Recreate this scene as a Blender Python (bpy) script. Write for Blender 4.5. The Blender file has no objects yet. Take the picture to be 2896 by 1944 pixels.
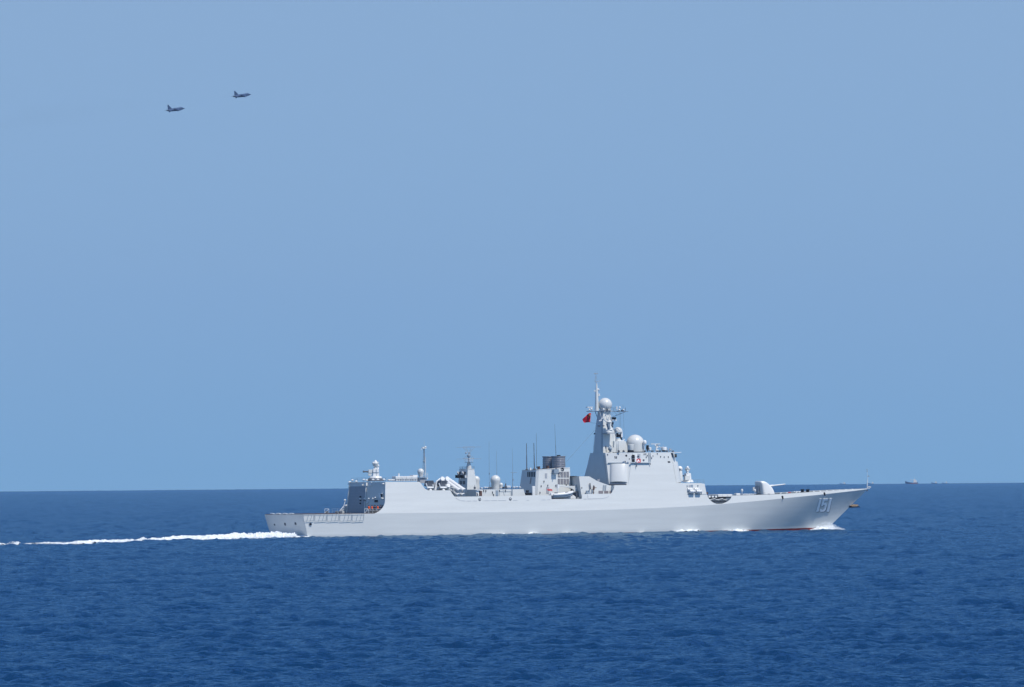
import bpy, bmesh, math, random
import numpy as np
from mathutils import Vector, Matrix

random.seed(7)
rng = np.random.default_rng(11)
SC = bpy.context.scene
COL = SC.collection
R_EARTH = 6371000.0

# ------------------------------------------------------------------ camera
IMG_W, IMG_H = 2896.0, 1944.0
LENS, SENSOR = 200.0, 23.6
FPX = LENS / SENSOR * IMG_W
CAM_H, ROLL, HORIZON_V = 14.07, 0.0086, 1378.5
DIP = math.sqrt(2 * CAM_H / R_EARTH)
PITCH = math.atan((HORIZON_V - 972) / FPX) - DIP
_F = Vector((0, math.cos(PITCH), math.sin(PITCH)))
_U0 = Vector((0, -math.sin(PITCH), math.cos(PITCH)))
_R0 = Vector((1, 0, 0))
CR = _R0 * math.cos(ROLL) - _U0 * math.sin(ROLL)
CU = _R0 * math.sin(ROLL) + _U0 * math.cos(ROLL)
CAMP = Vector((0, 0, CAM_H))
cam = bpy.data.cameras.new('camera')
cam.lens, cam.sensor_width, cam.sensor_fit = LENS, SENSOR, 'HORIZONTAL'
cam.clip_start, cam.clip_end = 1.0, 120000.0
camo = bpy.data.objects.new('camera', cam)
COL.objects.link(camo)
mw = Matrix((CR, CU, -_F)).transposed().to_4x4()
mw.translation = CAMP
camo.matrix_world = mw
SC.camera = camo

# ------------------------------------------------------------------ sky and sun
SKY_LIFT = 0.30
SUN_EL, SUN_AZ = math.radians(58), math.radians(133)     # azimuth clockwise from +Y
w = bpy.data.worlds.new('World'); SC.world = w; w.use_nodes = True
nt = w.node_tree; nt.nodes.clear()
sky = nt.nodes.new('ShaderNodeTexSky'); sky.sky_type = 'NISHITA'; sky.sun_disc = False
sky.sun_elevation, sky.sun_rotation = SUN_EL, SUN_AZ
sky.altitude = 0; sky.air_density = 0.9; sky.dust_density = 0.15; sky.ozone_density = 6.0
# air looks through: clear deep blue sky, little paling at the horizon
tcw = nt.nodes.new('ShaderNodeTexCoord'); sep = nt.nodes.new('ShaderNodeSeparateXYZ'); nt.links.new(tcw.outputs['Generated'], sep.inputs[0])
mz = nt.nodes.new('ShaderNodeMath'); mz.operation = 'MULTIPLY_ADD'; mz.inputs[1].default_value = 1.0; mz.inputs[2].default_value = SKY_LIFT
nt.links.new(sep.outputs[2], mz.inputs[0]); cmb = nt.nodes.new('ShaderNodeCombineXYZ')
nt.links.new(sep.outputs[0], cmb.inputs[0]); nt.links.new(sep.outputs[1], cmb.inputs[1]); nt.links.new(mz.outputs[0], cmb.inputs[2])
nv = nt.nodes.new('ShaderNodeVectorMath'); nv.operation = 'NORMALIZE'; nt.links.new(cmb.outputs[0], nv.inputs[0]); nt.links.new(nv.outputs[0], sky.inputs[0])
bal = nt.nodes.new('ShaderNodeMix'); bal.data_type = 'RGBA'; bal.blend_type = 'MULTIPLY'
bal.inputs[0].default_value = 1.0
nt.links.new(sky.outputs[0], bal.inputs[6])
tint = nt.nodes.new('ShaderNodeValToRGB'); nt.links.new(sep.outputs[2], tint.inputs[0])
tint.color_ramp.elements[0].position = 0.0; tint.color_ramp.elements[0].color = (0.61, 0.665, 0.55, 1)
tint.color_ramp.elements[1].position = 0.45; tint.color_ramp.elements[1].color = (0.38, 0.52, 0.60, 1)
for p_, c_ in ((0.022, (0.81, 0.73, 0.57, 1)), (0.06, (0.87, 0.735, 0.57, 1)), (0.16, (0.58, 0.64, 0.59, 1))):
    e_ = tint.color_ramp.elements.new(p_); e_.color = c_
dbl = nt.nodes.new('ShaderNodeMix'); dbl.data_type = 'RGBA'; dbl.blend_type = 'ADD'; dbl.inputs[0].default_value = 1.0
nt.links.new(tint.outputs[0], dbl.inputs[6]); nt.links.new(tint.outputs[0], dbl.inputs[7]); nt.links.new(dbl.outputs[2], bal.inputs[7])

bg = nt.nodes.new('ShaderNodeBackground'); bg.inputs[1].default_value = 0.15
out = nt.nodes.new('ShaderNodeOutputWorld')
nt.links.new(bal.outputs[2], bg.inputs[0]); nt.links.new(bg.outputs[0], out.inputs[0])
sd = bpy.data.lights.new('sun', 'SUN'); sd.energy = 4.5; sd.angle = math.radians(0.53); sd.color = (1.0, 0.94, 0.85)
so = bpy.data.objects.new('sun', sd); COL.objects.link(so)
sdir = Vector((math.sin(SUN_AZ) * math.cos(SUN_EL), math.cos(SUN_AZ) * math.cos(SUN_EL), math.sin(SUN_EL)))
so.rotation_euler = sdir.to_track_quat('Z', 'Y').to_euler()
so.location = (0, 0, 300)
SC.view_settings.view_transform = 'Standard'; SC.view_settings.look = 'None'
SC.view_settings.exposure = 0.0; SC.view_settings.gamma = 1.0
SC.cycles.volume_bounces = 0
SC.cycles.max_bounces = 6

# ------------------------------------------------------------------ materials
def mat(name, col, rough=0.6, metal=0.0, spec=0.4, noise=0.0, nscale=0.4, bump=0.0, coords='Object', stretch=None, alpha=None):
    m = bpy.data.materials.new(name); m.use_nodes = True
    n = m.node_tree.nodes; l = m.node_tree.links
    b = n['Principled BSDF']
    b.inputs['Base Color'].default_value = (*col, 1); b.inputs['Roughness'].default_value = rough
    b.inputs['Metallic'].default_value = metal; b.inputs['Specular IOR Level'].default_value = spec
    if noise or bump:
        tc = n.new('ShaderNodeTexCoord'); mp = n.new('ShaderNodeMapping'); l.new(tc.outputs[coords], mp.inputs[0])
        if stretch: mp.inputs['Scale'].default_value = stretch
        tx = n.new('ShaderNodeTexNoise'); tx.inputs['Scale'].default_value = nscale; tx.inputs['Detail'].default_value = 6
        l.new(mp.outputs[0], tx.inputs[0])
        if noise:
            rp = n.new('ShaderNodeMapRange'); rp.inputs[1].default_value = 0.3; rp.inputs[2].default_value = 0.7
            rp.inputs[3].default_value = 1 - noise; rp.inputs[4].default_value = 1 + noise * 0.5
            l.new(tx.outputs[0], rp.inputs[0])
            mx = n.new('ShaderNodeMix'); mx.data_type = 'RGBA'; mx.blend_type = 'MULTIPLY'; mx.inputs[0].default_value = 1
            mx.inputs[6].default_value = (*col, 1); l.new(rp.outputs[0], mx.inputs[7]); l.new(mx.outputs[2], b.inputs['Base Color'])
        if bump:
            bp = n.new('ShaderNodeBump'); bp.inputs['Strength'].default_value = bump; bp.inputs['Distance'].default_value = 0.05
            l.new(tx.outputs[0], bp.inputs['Height']); l.new(bp.outputs[0], b.inputs['Normal'])
    return m

GREY = (0.61, 0.622, 0.60)
M = dict(
    hull=mat('hull_paint', GREY, 0.42, 0, 0.45, 0.05, 0.7, 0.15, stretch=(0.12, 0.5, 1.6)),
    paint=mat('superstructure_paint', GREY, 0.5, 0, 0.4, 0.05, 0.5, 0.1),
    white=mat('white_paint', (0.72, 0.72, 0.70), 0.35, 0, 0.5, 0.03, 1.0),
    dome=mat('radome_shell', (0.58, 0.59, 0.57), 0.28, 0, 0.5, 0.02, 1.0),
    deck=mat('deck_coating', (0.12, 0.14, 0.15), 0.9, 0, 0.2, 0.2, 0.6),
    dark=mat('dark_opening', (0.015, 0.017, 0.022), 0.8, 0, 0.2, 0.2, 3),
    shade=mat('recess_grey', (0.10, 0.115, 0.14), 0.8, 0, 0.2, 0.2, 1),
    darkgrey=mat('dark_grey_gear', (0.10, 0.11, 0.13), 0.6, 0, 0.4, 0.2, 2),
    louvre=mat('louvre_grille', (0.22, 0.20, 0.21), 0.7, 0, 0.3, 0.2, 3),
    panel=mat('door_grey', (0.33, 0.35, 0.38), 0.6, 0, 0.4, 0.08, 2),
    steel=mat('funnel_steel', (0.34, 0.33, 0.345), 0.36, 0.35, 0.6, 0.30, 1.2, stretch=(1, 1, 4)),
    brown=mat('rusty_brown', (0.12, 0.07, 0.055), 0.8, 0, 0.3, 0.3, 2),
    boot=mat('red_boot_paint', (0.20, 0.022, 0.02), 0.7, 0, 0.3, 0.35, 0.7),
    numw=mat('number_white', (0.90, 0.91, 0.91), 0.5, 0, 0.4, 0.04, 1),
    nums=mat('number_shadow_paint', (0.04, 0.05, 0.07), 0.6, 0, 0.4, 0.1, 1),
    glass=mat('window_glass', (0.03, 0.035, 0.045), 0.1, 0, 0.6, 0.1, 1),
    net=mat('net_frame_grey', (0.24, 0.30, 0.36), 0.7, 0, 0.3, 0.1, 2),
    red=mat('red_fabric', (0.55, 0.012, 0.03), 0.8, 0, 0.2, 0.15, 0.8),
    redp=mat('red_paint', (0.55, 0.05, 0.05), 0.6, 0, 0.3, 0.1, 2),
    yellow=mat('yellow_fabric', (0.75, 0.50, 0.06), 0.8, 0, 0.2, 0.1, 1),
    orange=mat('orange_vest', (0.75, 0.10, 0.02), 0.8, 0, 0.2, 0.15, 4),
    navy=mat('navy_cloth', (0.025, 0.03, 0.06), 0.9, 0, 0.2, 0.2, 4),
    skin=mat('skin', (0.45, 0.26, 0.18), 0.6, 0, 0.3, 0.1, 6),
    hair=mat('hair', (0.01, 0.008, 0.007), 0.7, 0, 0.3, 0.1, 6),
    rubber=mat('boat_rubber', (0.30, 0.34, 0.38), 0.6, 0, 0.4, 0.1, 2),
    tan=mat('anchor_rust', (0.34, 0.24, 0.15), 0.8, 0, 0.3, 0.3, 3),
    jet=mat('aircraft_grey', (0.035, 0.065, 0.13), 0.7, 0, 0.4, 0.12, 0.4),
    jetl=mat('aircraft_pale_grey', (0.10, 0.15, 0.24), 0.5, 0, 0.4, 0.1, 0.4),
    farhull=mat('far_boat_hull', (0.09, 0.14, 0.24), 0.7, 0, 0.3, 0.2, 0.3),  # hull colour lightened to stand in for distance haze
    farwhite=mat('far_boat_cabin', (0.65, 0.64, 0.60), 0.7, 0, 0.3, 0.1, 0.3),
    farred=mat('far_boat_red', (0.30, 0.12, 0.10), 0.8, 0, 0.3, 0.2, 0.3),
)
M['foam'] = mat('sea_foam', (0.70, 0.74, 0.77), 0.95, 0, 0.1, 0.35, 1.6, 1.0)

def lacy(m):
    n = m.node_tree.nodes; l = m.node_tree.links; b = n['Principled BSDF']
    at = n.new('ShaderNodeAttribute'); at.attribute_name = 'dens'; tc = n.new('ShaderNodeTexCoord')
    tx = n.new('ShaderNodeTexNoise'); tx.inputs['Scale'].default_value = 2.6; tx.inputs['Detail'].default_value = 5; l.new(tc.outputs['Object'], tx.inputs[0])
    a1 = n.new('ShaderNodeMath'); a1.operation = 'MULTIPLY_ADD'; a1.inputs[1].default_value = 3.2; a1.inputs[2].default_value = 0.9; l.new(at.outputs['Fac'], a1.inputs[0])
    a2 = n.new('ShaderNodeMath'); a2.operation = 'MULTIPLY_ADD'; a2.inputs[1].default_value = -2.6; l.new(tx.outputs[0], a2.inputs[0]); l.new(a1.outputs[0], a2.inputs[2]); a2.use_clamp = True
    l.new(a2.outputs[0], b.inputs['Alpha'])
lacy(M['foam'])
M['spray'] = mat('sea_spray', (0.75, 0.80, 0.84), 0.9, 0, 0.2, 0.1, 2.0)
def set_dens(me, d):
    at = me.attributes.new('dens', 'FLOAT', 'POINT'); at.data.foreach_set('value', np.clip(d, 0, 1).astype(np.float32).ravel())

# ------------------------------------------------------------------ mesh builder
class MB:
    def __init__(s): s.v = []; s.f = []; s.m = []; s.mi = 0
    def add(s, vs, fs):
        o = len(s.v); s.v += [tuple(v) for v in vs]
        s.f += [tuple(i + o for i in f) for f in fs]; s.m += [s.mi] * len(fs); return s
    def hexa(s, p):      # 8 points: bottom ring 0-3, top ring 4-7
        return s.add(p, [(3, 2, 1, 0), (4, 5, 6, 7), (0, 1, 5, 4), (1, 2, 6, 5), (2, 3, 7, 6), (3, 0, 4, 7)])
    def box(s, c, d, rz=0.0, ry=0.0, rx=0.0):
        rot = Matrix.Rotation(rz, 3, 'Z') @ Matrix.Rotation(ry, 3, 'Y') @ Matrix.Rotation(rx, 3, 'X')
        c = Vector(c); q = []
        for z in (-.5, .5):
            for x, y in ((-.5, -.5), (.5, -.5), (.5, .5), (-.5, .5)):
                q.append(c + rot @ Vector((x * d[0], y * d[1], z * d[2])))
        return s.hexa(q)
    def tube(s, a, b, r, r2=None, n=8, cap=True):
        a, b = Vector(a), Vector(b); r2 = r if r2 is None else r2
        d = (b - a).normalized(); q = d.to_track_quat('Z', 'Y'); vs = []
        for P, rr in ((a, r), (b, r2)):
            for k in range(n):
                t = 2 * math.pi * k / n
                vs.append(P + q @ Vector((math.cos(t) * rr, math.sin(t) * rr, 0)))
        fs = [(k, (k + 1) % n, n + (k + 1) % n, n + k) for k in range(n)]
        if cap: fs += [tuple(range(n))[::-1], tuple(range(n, 2 * n))]
        return s.add(vs, fs)
    def path(s, pts, r, n=6):
        for a, b in zip(pts[:-1], pts[1:]): s.tube(a, b, r, n=n)
        return s
    def lathe(s, c, prof, n=24, axis=None):   # prof = [(radius, height)]
        c = Vector(c); q = Vector(axis).to_track_quat('Z', 'Y') if axis else None; vs = []
        for r, z in prof:
            for k in range(n):
                t = 2 * math.pi * k / n; p = Vector((math.cos(t) * r, math.sin(t) * r, z))
                vs.append(c + (q @ p if q else p))
        fs = []
        for j in range(len(prof) - 1):
            for k in range(n):
                fs.append((j * n + k, j * n + (k + 1) % n, (j + 1) * n + (k + 1) % n, (j + 1) * n + k))
        fs += [tuple(range(n))[::-1], tuple(range((len(prof) - 1) * n, len(prof) * n))]
        return s.add(vs, fs)
    def ball(s, c, r, n=16, sz=1.0):
        return s.lathe(c, [(max(1e-3, r * math.cos(a)), r * math.sin(a) * sz) for a in np.linspace(-math.pi / 2, math.pi / 2, n // 2 + 1)], n)
    def loft(s, rings, cap=True):
        n = len(rings[0]); vs = [p for r in rings for p in r]; fs = []
        for j in range(len(rings) - 1):
            for k in range(n):
                fs.append((j * n + k, j * n + (k + 1) % n, (j + 1) * n + (k + 1) % n, (j + 1) * n + k))
        if cap: fs += [tuple(range(n))[::-1], tuple(range((len(rings) - 1) * n, len(rings) * n))]
        return s.add(vs, fs)
    def prism(s, pts, vec):
        vec = Vector(vec); return s.loft([[Vector(p) for p in pts], [Vector(p) + vec for p in pts]])
    def torus(s, c, R, r, axis=(0, 0, 1), n=20, k=6):
        q = Vector(axis).to_track_quat('Z', 'Y'); c = Vector(c); vs = []; fs = []
        for i in range(n):
            a = 2 * math.pi * i / n
            for j in range(k):
                b = 2 * math.pi * j / k
                vs.append(c + q @ Vector(((R + r * math.cos(b)) * math.cos(a), (R + r * math.cos(b)) * math.sin(a), r * math.sin(b))))
        for i in range(n):
            for j in range(k):
                fs.append((i * k + j, ((i + 1) % n) * k + j, ((i + 1) % n) * k + (j + 1) % k, i * k + (j + 1) % k))
        return s.add(vs, fs)
    def build(s, name, mats, parent=None, loc=None, angle=32, label=None, bevel=0, smooth=True):
        if not isinstance(mats, (list, tuple)): mats = [mats]
        me = bpy.data.meshes.new(name)
        vs = s.v if loc is None else [(x - loc[0], y - loc[1], z - loc[2]) for x, y, z in s.v]
        me.from_pydata(vs, [], s.f)
        for mm in mats: me.materials.append(mm)
        if len(mats) > 1: me.polygons.foreach_set('material_index', s.m)
        bm = bmesh.new(); bm.from_mesh(me)
        bmesh.ops.recalc_face_normals(bm, faces=bm.faces)
        bm.to_mesh(me); bm.free()
        if smooth:
            me.polygons.foreach_set('use_smooth', [True] * len(me.polygons))
            me.set_sharp_from_angle(angle=math.radians(angle))
        o = bpy.data.objects.new(name, me); COL.objects.link(o)
        if parent: o.parent = parent
        if loc is not None: o.location = loc
        if label: o['label'] = label
        if bevel:
            bv = o.modifiers.new('bevel', 'BEVEL'); bv.width = bevel; bv.segments = 3; bv.limit_method = 'ANGLE'; bv.angle_limit = math.radians(25)
        return o

def empty(name, label, cat, mat4, group=None, kind=None):
    o = bpy.data.objects.new(name, None); COL.objects.link(o); o.matrix_world = mat4
    o.empty_display_size = 0.5
    o['label'] = label; o['category'] = cat
    if group: o['group'] = group
    if kind: o['kind'] = kind
    return o
def tag(o, label, cat, group=None, kind=None):
    if label: o['label'] = label
    if cat: o['category'] = cat
    if group: o['group'] = group
    if kind: o['kind'] = kind
    return o

# ------------------------------------------------------------------ measuring: photo point -> point at a known plane of the ship
def fr(s, ox, oy): return lambda x, y: (ox + x / s, oy + y / s)
c1 = fr(4.355, 740, 1200); c2 = fr(6.03, 1140, 1200); c3 = fr(6.03, 1460, 1180); c4 = fr(4.127, 1620, 1040)
c5 = fr(6.03, 1860, 1220); c6 = fr(5.84, 2100, 1300)
d1 = fr(9.225, 960, 1290); d2 = fr(12.978, 1200, 1330); d3 = fr(11.124, 1530, 1340); d4 = fr(9.8, 1700, 1240)
d5 = fr(14.6, 2100, 1340); d6 = fr(9.8, 2260, 1360); m2 = fr(10.456, 1640, 1150); n2 = fr(5.807, 1290, 1150)
m1 = fr(9.8, 1640, 1040)
SX, SY, STH = -49.694, 1877.285, 0.569768
SZ = -(SX * SX + SY * SY) / 2 / R_EARTH
SHIPM = Matrix.Translation((SX, SY, SZ)) @ Matrix.Rotation(STH, 4, 'Z')
SHIPI = SHIPM.inverted()
CL = SHIPI @ CAMP
def wray(p): return (_F + CR * ((p[0] - IMG_W / 2) / FPX) + CU * ((972 - p[1]) / FPX)).normalized()
def lray(p): return (SHIPI.to_3x3() @ wray(p))
def L(p, y): d = lray(p); return CL + d * ((y - CL.y) / d.y)
def LX(p, x): d = lray(p); return CL + d * ((x - CL.x) / d.x)
def PL(p, P0, N): d = lray(p); return CL + d * ((Vector(P0) - CL).dot(N) / d.dot(N))
def G(p, z=0.0):      # point on the curved sea
    d = wray(p); a = (d.x ** 2 + d.y ** 2) / 2 / R_EARTH; b = d.z; c = CAM_H - z
    disc = b * b - 4 * a * c
    t = (-b - math.sqrt(max(disc, 0))) / (2 * a)
    return CAMP + d * t

def interp(xs, ys):
    xs, ys = np.array(xs, float), np.array(ys, float)
    h = np.diff(xs); dl = np.diff(ys) / h; m = np.zeros_like(ys)
    m[0], m[-1] = dl[0], dl[-1]
    for i in range(1, len(xs) - 1):
        m[i] = 0 if dl[i - 1] * dl[i] <= 0 else 2 * dl[i - 1] * dl[i] / (dl[i - 1] + dl[i])
    def f(x):
        x = min(max(x, xs[0]), xs[-1]); i = min(int(np.searchsorted(xs, x, 'right')) - 1, len(xs) - 2); i = max(i, 0)
        t = (x - xs[i]) / h[i]
        return float((2 * t ** 3 - 3 * t ** 2 + 1) * ys[i] + (t ** 3 - 2 * t ** 2 + t) * h[i] * m[i] + (-2 * t ** 3 + 3 * t ** 2) * ys[i + 1] + (t ** 3 - t ** 2) * h[i] * m[i + 1])
    return f
hbK = interp([0, 20, 60, 92, 105, 115, 125, 135, 145, 150, 154], [8.03, 8.3, 8.45, 8.45, 8.3, 7.8, 6.95, 5.65, 3.45, 1.95, 0.10])
hbW = interp([1.4, 20, 60, 90, 105, 115, 125, 135, 142.5], [7.65, 7.95, 8.1, 7.85, 7.2, 6.05, 3.75, 1.1, 0.06])
TUM = 0.133
KN = [(857, 1456), (1000, 1453.5), (1140, 1452), (1480, 1448), (1700, 1442.5), (1860, 1437.2), (2026, 1427.3), (2100, 1421), (2160, 1415.7), (2210, 1410.4), (2329, 1398.5), (2400, 1390.5), (2442, 1385.3), (2452, 1383.6)]
kx, kz = [], []
for p in KN:
    y = -8.0
    for _ in range(12):
        q = L(p, y); y = -hbK(max(0, min(154, q.x)))
    kx.append(q.x); kz.append(q.z)
kx[0] = 0; kx[-1] = 154
zk = interp(kx, kz)
def SP(p, off=0.0):     # point on the upper side plating
    y = -8.0
    for _ in range(14):
        q = L(p, y); y = -(hbK(q.x) - TUM * (q.z - zk(q.x))) - off
    return L(p, y)
XW0, XW1 = 1.43, 142.5
def hpow(s): return 1.0 + 0.02 * max(0, (s - 0.6) / 0.4) ** 1.2
def hull_pt(s, t, side=-1):
    xk, xw = s * 154.0, XW0 + s * (XW1 - XW0)
    a, b = hbW(xw), hbK(xk)
    if t >= 0: hb = a + (b - a) * t ** hpow(s); x = xw + (xk - xw) * t
    else: hb = max(0.02, a * (1 + 0.25 * t)); x = xw + (xk - xw) * t * 0.6
    return Vector((x, side * hb, t * zk(xk)))
def HP(p, off=0.0):     # point on the lower hull side
    y = -7.0
    for _ in range(25):
        q = L(p, y)
        s = min(max(q.x / 154, 0), 1)
        for _ in range(4):
            t = q.z / zk(s * 154); xx = (XW0 + s * (XW1 - XW0)) * (1 - t) + s * 154 * t; s = min(max(s + (q.x - xx) / 148, 0), 1)
        y = 0.5 * y + 0.5 * (hull_pt(s, t).y - off)
    return L(p, y)

ship = empty('destroyer', 'large light grey warship under way across the sea with white number 151 on its bow', 'warship', SHIPM)
def part(mb, name, m, parent=None, **k): return mb.build(name, M[m] if isinstance(m, str) else [M[q] for q in m], parent or ship, **k)

# ------------------------------------------------------------------ hull
ZB = 0.10
def build_hull():
    mb = MB(); S = [i / 110 for i in range(111)]
    def tb(s): return (0.04 + 0.60 * s ** 3.2) / zk(s * 154)
    for side in (-1, 1):
        rows = []
        for s in S:
            ts = [-0.35, -0.12, None, 0.15, 0.3, 0.45, 0.6, 0.72, 0.84, 0.93, 1.0]
            col = []
            for t in ts: col.append(hull_pt(s, tb(s) if t is None else t, side))
            rows.append(col)
        n = len(rows[0]); vs = [p for c in rows for p in c]
        for band, mi in ((range(0, 2), 1), (range(2, n - 1), 0)):
            mb.mi = mi; fs = []
            for i in range(len(rows) - 1):
                for j in band: fs.append((i * n + j, (i + 1) * n + j, (i + 1) * n + j + 1, i * n + j + 1))
            mb.add(vs, fs)
    mb.mi = 0   # transom
    ts = [-0.35, -0.12, 0.0, 0.15, 0.3, 0.45, 0.6, 0.72, 0.84, 0.93, 1.0]
    a = [hull_pt(0, t, -1) for t in ts]; b = [hull_pt(0, t, 1) for t in ts]; n = len(ts)
    mb.add(a + b, [(i, i + 1, n + i + 1, n + i) for i in range(n - 1)])
    o = part(mb, 'hull', ['hull', 'boot'])
    bm = bmesh.new(); bm.from_mesh(o.data); bmesh.ops.remove_doubles(bm, verts=bm.verts, dist=0.002)
    bmesh.ops.recalc_face_normals(bm, faces=bm.faces); bm.to_mesh(o.data); bm.free()
    o.data.set_sharp_from_angle(angle=math.radians(30))
build_hull()

# profile of the top edge of the side plating, stern to bow
TOP = [(1059, 1453.2), (1066, 1450.5), (1070.7, 1447.5), (1076, 1443.5), (1080, 1439.5), (1084, 1434.5), (1086.7, 1429), (1088.4, 1423), (1089, 1417),
       (1090, 1363.5), (1140, 1363.2), (1188, 1364.2), (1193, 1371), (1198, 1378), (1202, 1382.5), (1206, 1385.3), (1211.3, 1387.3), (1273.5, 1387.4),
       (1277, 1393.5), (1281, 1399.8), (1285, 1404.6), (1290, 1405), (1400, 1404.2), (1485.7, 1402.6), (1486.2, 1401.4), (1558.7, 1401.2), (1559.3, 1412), (1645.7, 1411.2),
       (1645.9, 1398.1), (1728.7, 1396.4), (1732.5, 1391), (1735.5, 1385), (1737.5, 1379), (1739, 1372.6), (1776.5, 1372.2), (1784.5, 1314), (1790, 1280.6), (1897, 1280.0),
       (1899.5, 1311), (1913, 1366), (1992.7, 1368.4), (1998.5, 1398.5), (2001, 1404), (2006, 1412), (2011, 1417.5), (2016, 1421.2), (2021, 1423.8), (2027, 1425.2), (2042, 1425),
       (2049, 1423), (2057, 1419.5), (2063, 1415.5), (2067, 1411), (2070, 1402.3), (2100, 1401.6), (2196, 1398.5), (2260, 1394.5), (2329, 1389.8), (2400, 1385), (2449, 1382.4), (2452, 1382.0)]
TPX = []
for p in TOP:
    q = SP(p); x = q.x
    if TPX and x <= TPX[-1][0] + 0.015: x = TPX[-1][0] + 0.015
    TPX.append((min(x, 153.9 + 0.0001 * len(TPX)), max(q.z, zk(q.x) + 0.02)))
def ztop(x): return float(np.interp(x, [a for a, _ in TPX], [b for _, b in TPX]))
def side_y(x, z, side=-1): return side * (hbK(x) - TUM * (z - zk(x)))
def build_strake():
    for side in (-1, 1):
        mb = MB(); xs = sorted(set([a for a, _ in TPX] + list(np.linspace(TPX[0][0], TPX[-1][0], 160))))
        cols = []
        for x in xs:
            z0, z1 = zk(x), max(ztop(x), zk(x) + 0.02); th = min(0.16, hbK(x) * 0.4)
            cols.append([Vector((x, side_y(x, z0, side), z0)), Vector((x, side_y(x, z1, side), z1)),
                         Vector((x, side_y(x, z1, side) - side * th, z1)), Vector((x, side_y(x, z0, side) - side * th, z0))])
        n = 4; vs = [p for c in cols for p in c]; fs = []
        for i in range(len(cols) - 1):
            for j in range(3): fs.append((i * n + j, (i + 1) * n + j, (i + 1) * n + j + 1, i * n + j + 1))
        fs += [(0, 1, 2, 3), tuple(len(vs) - 4 + k for k in (3, 2, 1, 0))]
        mb.add(vs, fs); part(mb, 'side_plating', 'hull', angle=20)
build_strake()

def roofs(o):
    o.data.materials.clear(); o.data.materials.append(M['paint']); o.data.materials.append(M['deck'])
    for p in o.data.polygons: p.material_index = 1 if p.normal.z > .8 else 0
# decks
def deck(x0, x1, z0, z1, name='deck', inset=0.17, m='deck', th=0.25, n=14):
    mb = MB(); a = []; b = []
    for x in np.linspace(x0, x1, n):
        z = z0 + (z1 - z0) * (x - x0) / (x1 - x0); h = max(0.03, hbK(x) - TUM * max(0, z - zk(x)) - inset)
        a.append(Vector((x, -h, z))); b.append(Vector((x, h, z)))
    ring = a + b[::-1]; mb.prism(ring, (0, 0, -th)); return part(mb, name, m)
def body(x0, x1, zb, zt, name, inset=0.12, lean0=0.0, lean1=0.0, m='paint', n=10):
    mb = MB(); rings = []
    for z in (zb, zt):
        a = []; b = []
        for i in range(n):
            x = x0 + lean0 * (z - zb) + (x1 - lean1 * (z - zb) - x0 - lean0 * (z - zb)) * i / (n - 1)
            h = hbK(x) - TUM * (z - zk(x)) - inset
            a.append(Vector((x, -h, z))); b.append(Vector((x, h, z)))
        rings.append(a + b[::-1])
    mb.loft(rings); o = part(mb, name, m); roofs(o); return o
def X(u, v): return SP((u, v)).x
def Z(u, v): return SP((u, v)).z
deck(0.3, X(1070, 1448), zk(0) - 0.02, zk(30) + 0.0, 'flight_deck', inset=0.03)
P_h = SP((1090, 1363.6)); ZH = P_h.z; XH = P_h.x; LEAN = 0.087
Zf = zk(XH)
xf0 = XH - LEAN * (ZH - Zf)
body(xf0 + 0.02, X(1187, 1364), Zf - 0.1, ZH - 0.03, 'hangar', lean0=LEAN)
deck(X(1188, 1366), X(1275, 1388), Z(1240, 1387.4) - 0.7, Z(1240, 1387.4) - 0.7)
deck(X(1275, 1388), X(1559, 1404), Z(1400, 1404) - 1.0, Z(1500, 1401.4) - 1.0)
deck(X(1559, 1404), X(1645, 1408), Z(1600, 1411.4) - 0.35, Z(1640, 1411.4) - 0.35)
deck(X(1645, 1400), X(1740, 1396), Z(1700, 1397) - 1.0, Z(1700, 1397) - 1.0)
body(X(1738, 1390), X(1912, 1368), Z(1760, 1437), Z(1760, 1373), 'superstructure_base')
body(X(1900, 1368), X(1998, 1399) - 0.1, Z(1950, 1430), Z(1960, 1368.6), 'forward_deckhouse', lean1=0.14)
deck(X(2000, 1410), X(2069, 1408), Z(2030, 1427) - 0.1, Z(2030, 1427))
XF = X(2070, 1403)
deck(XF, 153.2, ztop(XF + .1) - 0.25, ztop(153.2) - 0.12, 'foredeck', n=40)
mb = MB(); mb.box((XF + 0.1, 0, (ztop(XF + .1) + zk(XF)) / 2 - .1), (0.2, 2 * hbK(XF) - 1.2, ztop(XF + .1) - zk(XF) - .2)); part(mb, 'deck_break', 'paint')

# ------------------------------------------------------------------ helpers for faces
def patch(mb, pts, P0, N, t0=-0.03, t1=0.04):
    N = Vector(N).normalized(); q = [PL(p, P0, N) for p in pts]
    mb.prism([a + N * t0 for a in q], N * (t1 - t0)); return q
def rect(fr_, x0, y0, x1, y1): return [fr_(x0, y0), fr_(x1, y0), fr_(x1, y1), fr_(x0, y1)]
def spatch(mb, pts, t0=-0.02, t1=0.03, fn=SP):
    q = [fn(p) for p in pts]
    mb.prism([a + Vector((0, -t0, 0)) for a in q], (0, -(t1 - t0), 0)); return q
def ring_plane(mb, p, r, w, P0, N, t=0.05):
    c = PL(p, P0, N); N = Vector(N).normalized(); mb.torus(c + N * t * 0.3, r, w, N)
def floodlight(p, P0=None, N=None, y=None, s=0.32):
    c = PL(p, P0, N) if P0 is not None else L(p, y); mb = MB()
    mb.lathe(c + Vector((-0.15, -0.1, 0.05)), [(0.03, 0.12 * 2), (s * .9, 0.1), (s, 0.0), (s * 0.8, -0.06)], 10)
    mb.tube(c + Vector((-0.15, -0.1, 0)), c + Vector((0.05, 0.05, -0.3)), 0.05)
    part(mb, 'floodlight', 'white')
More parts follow.
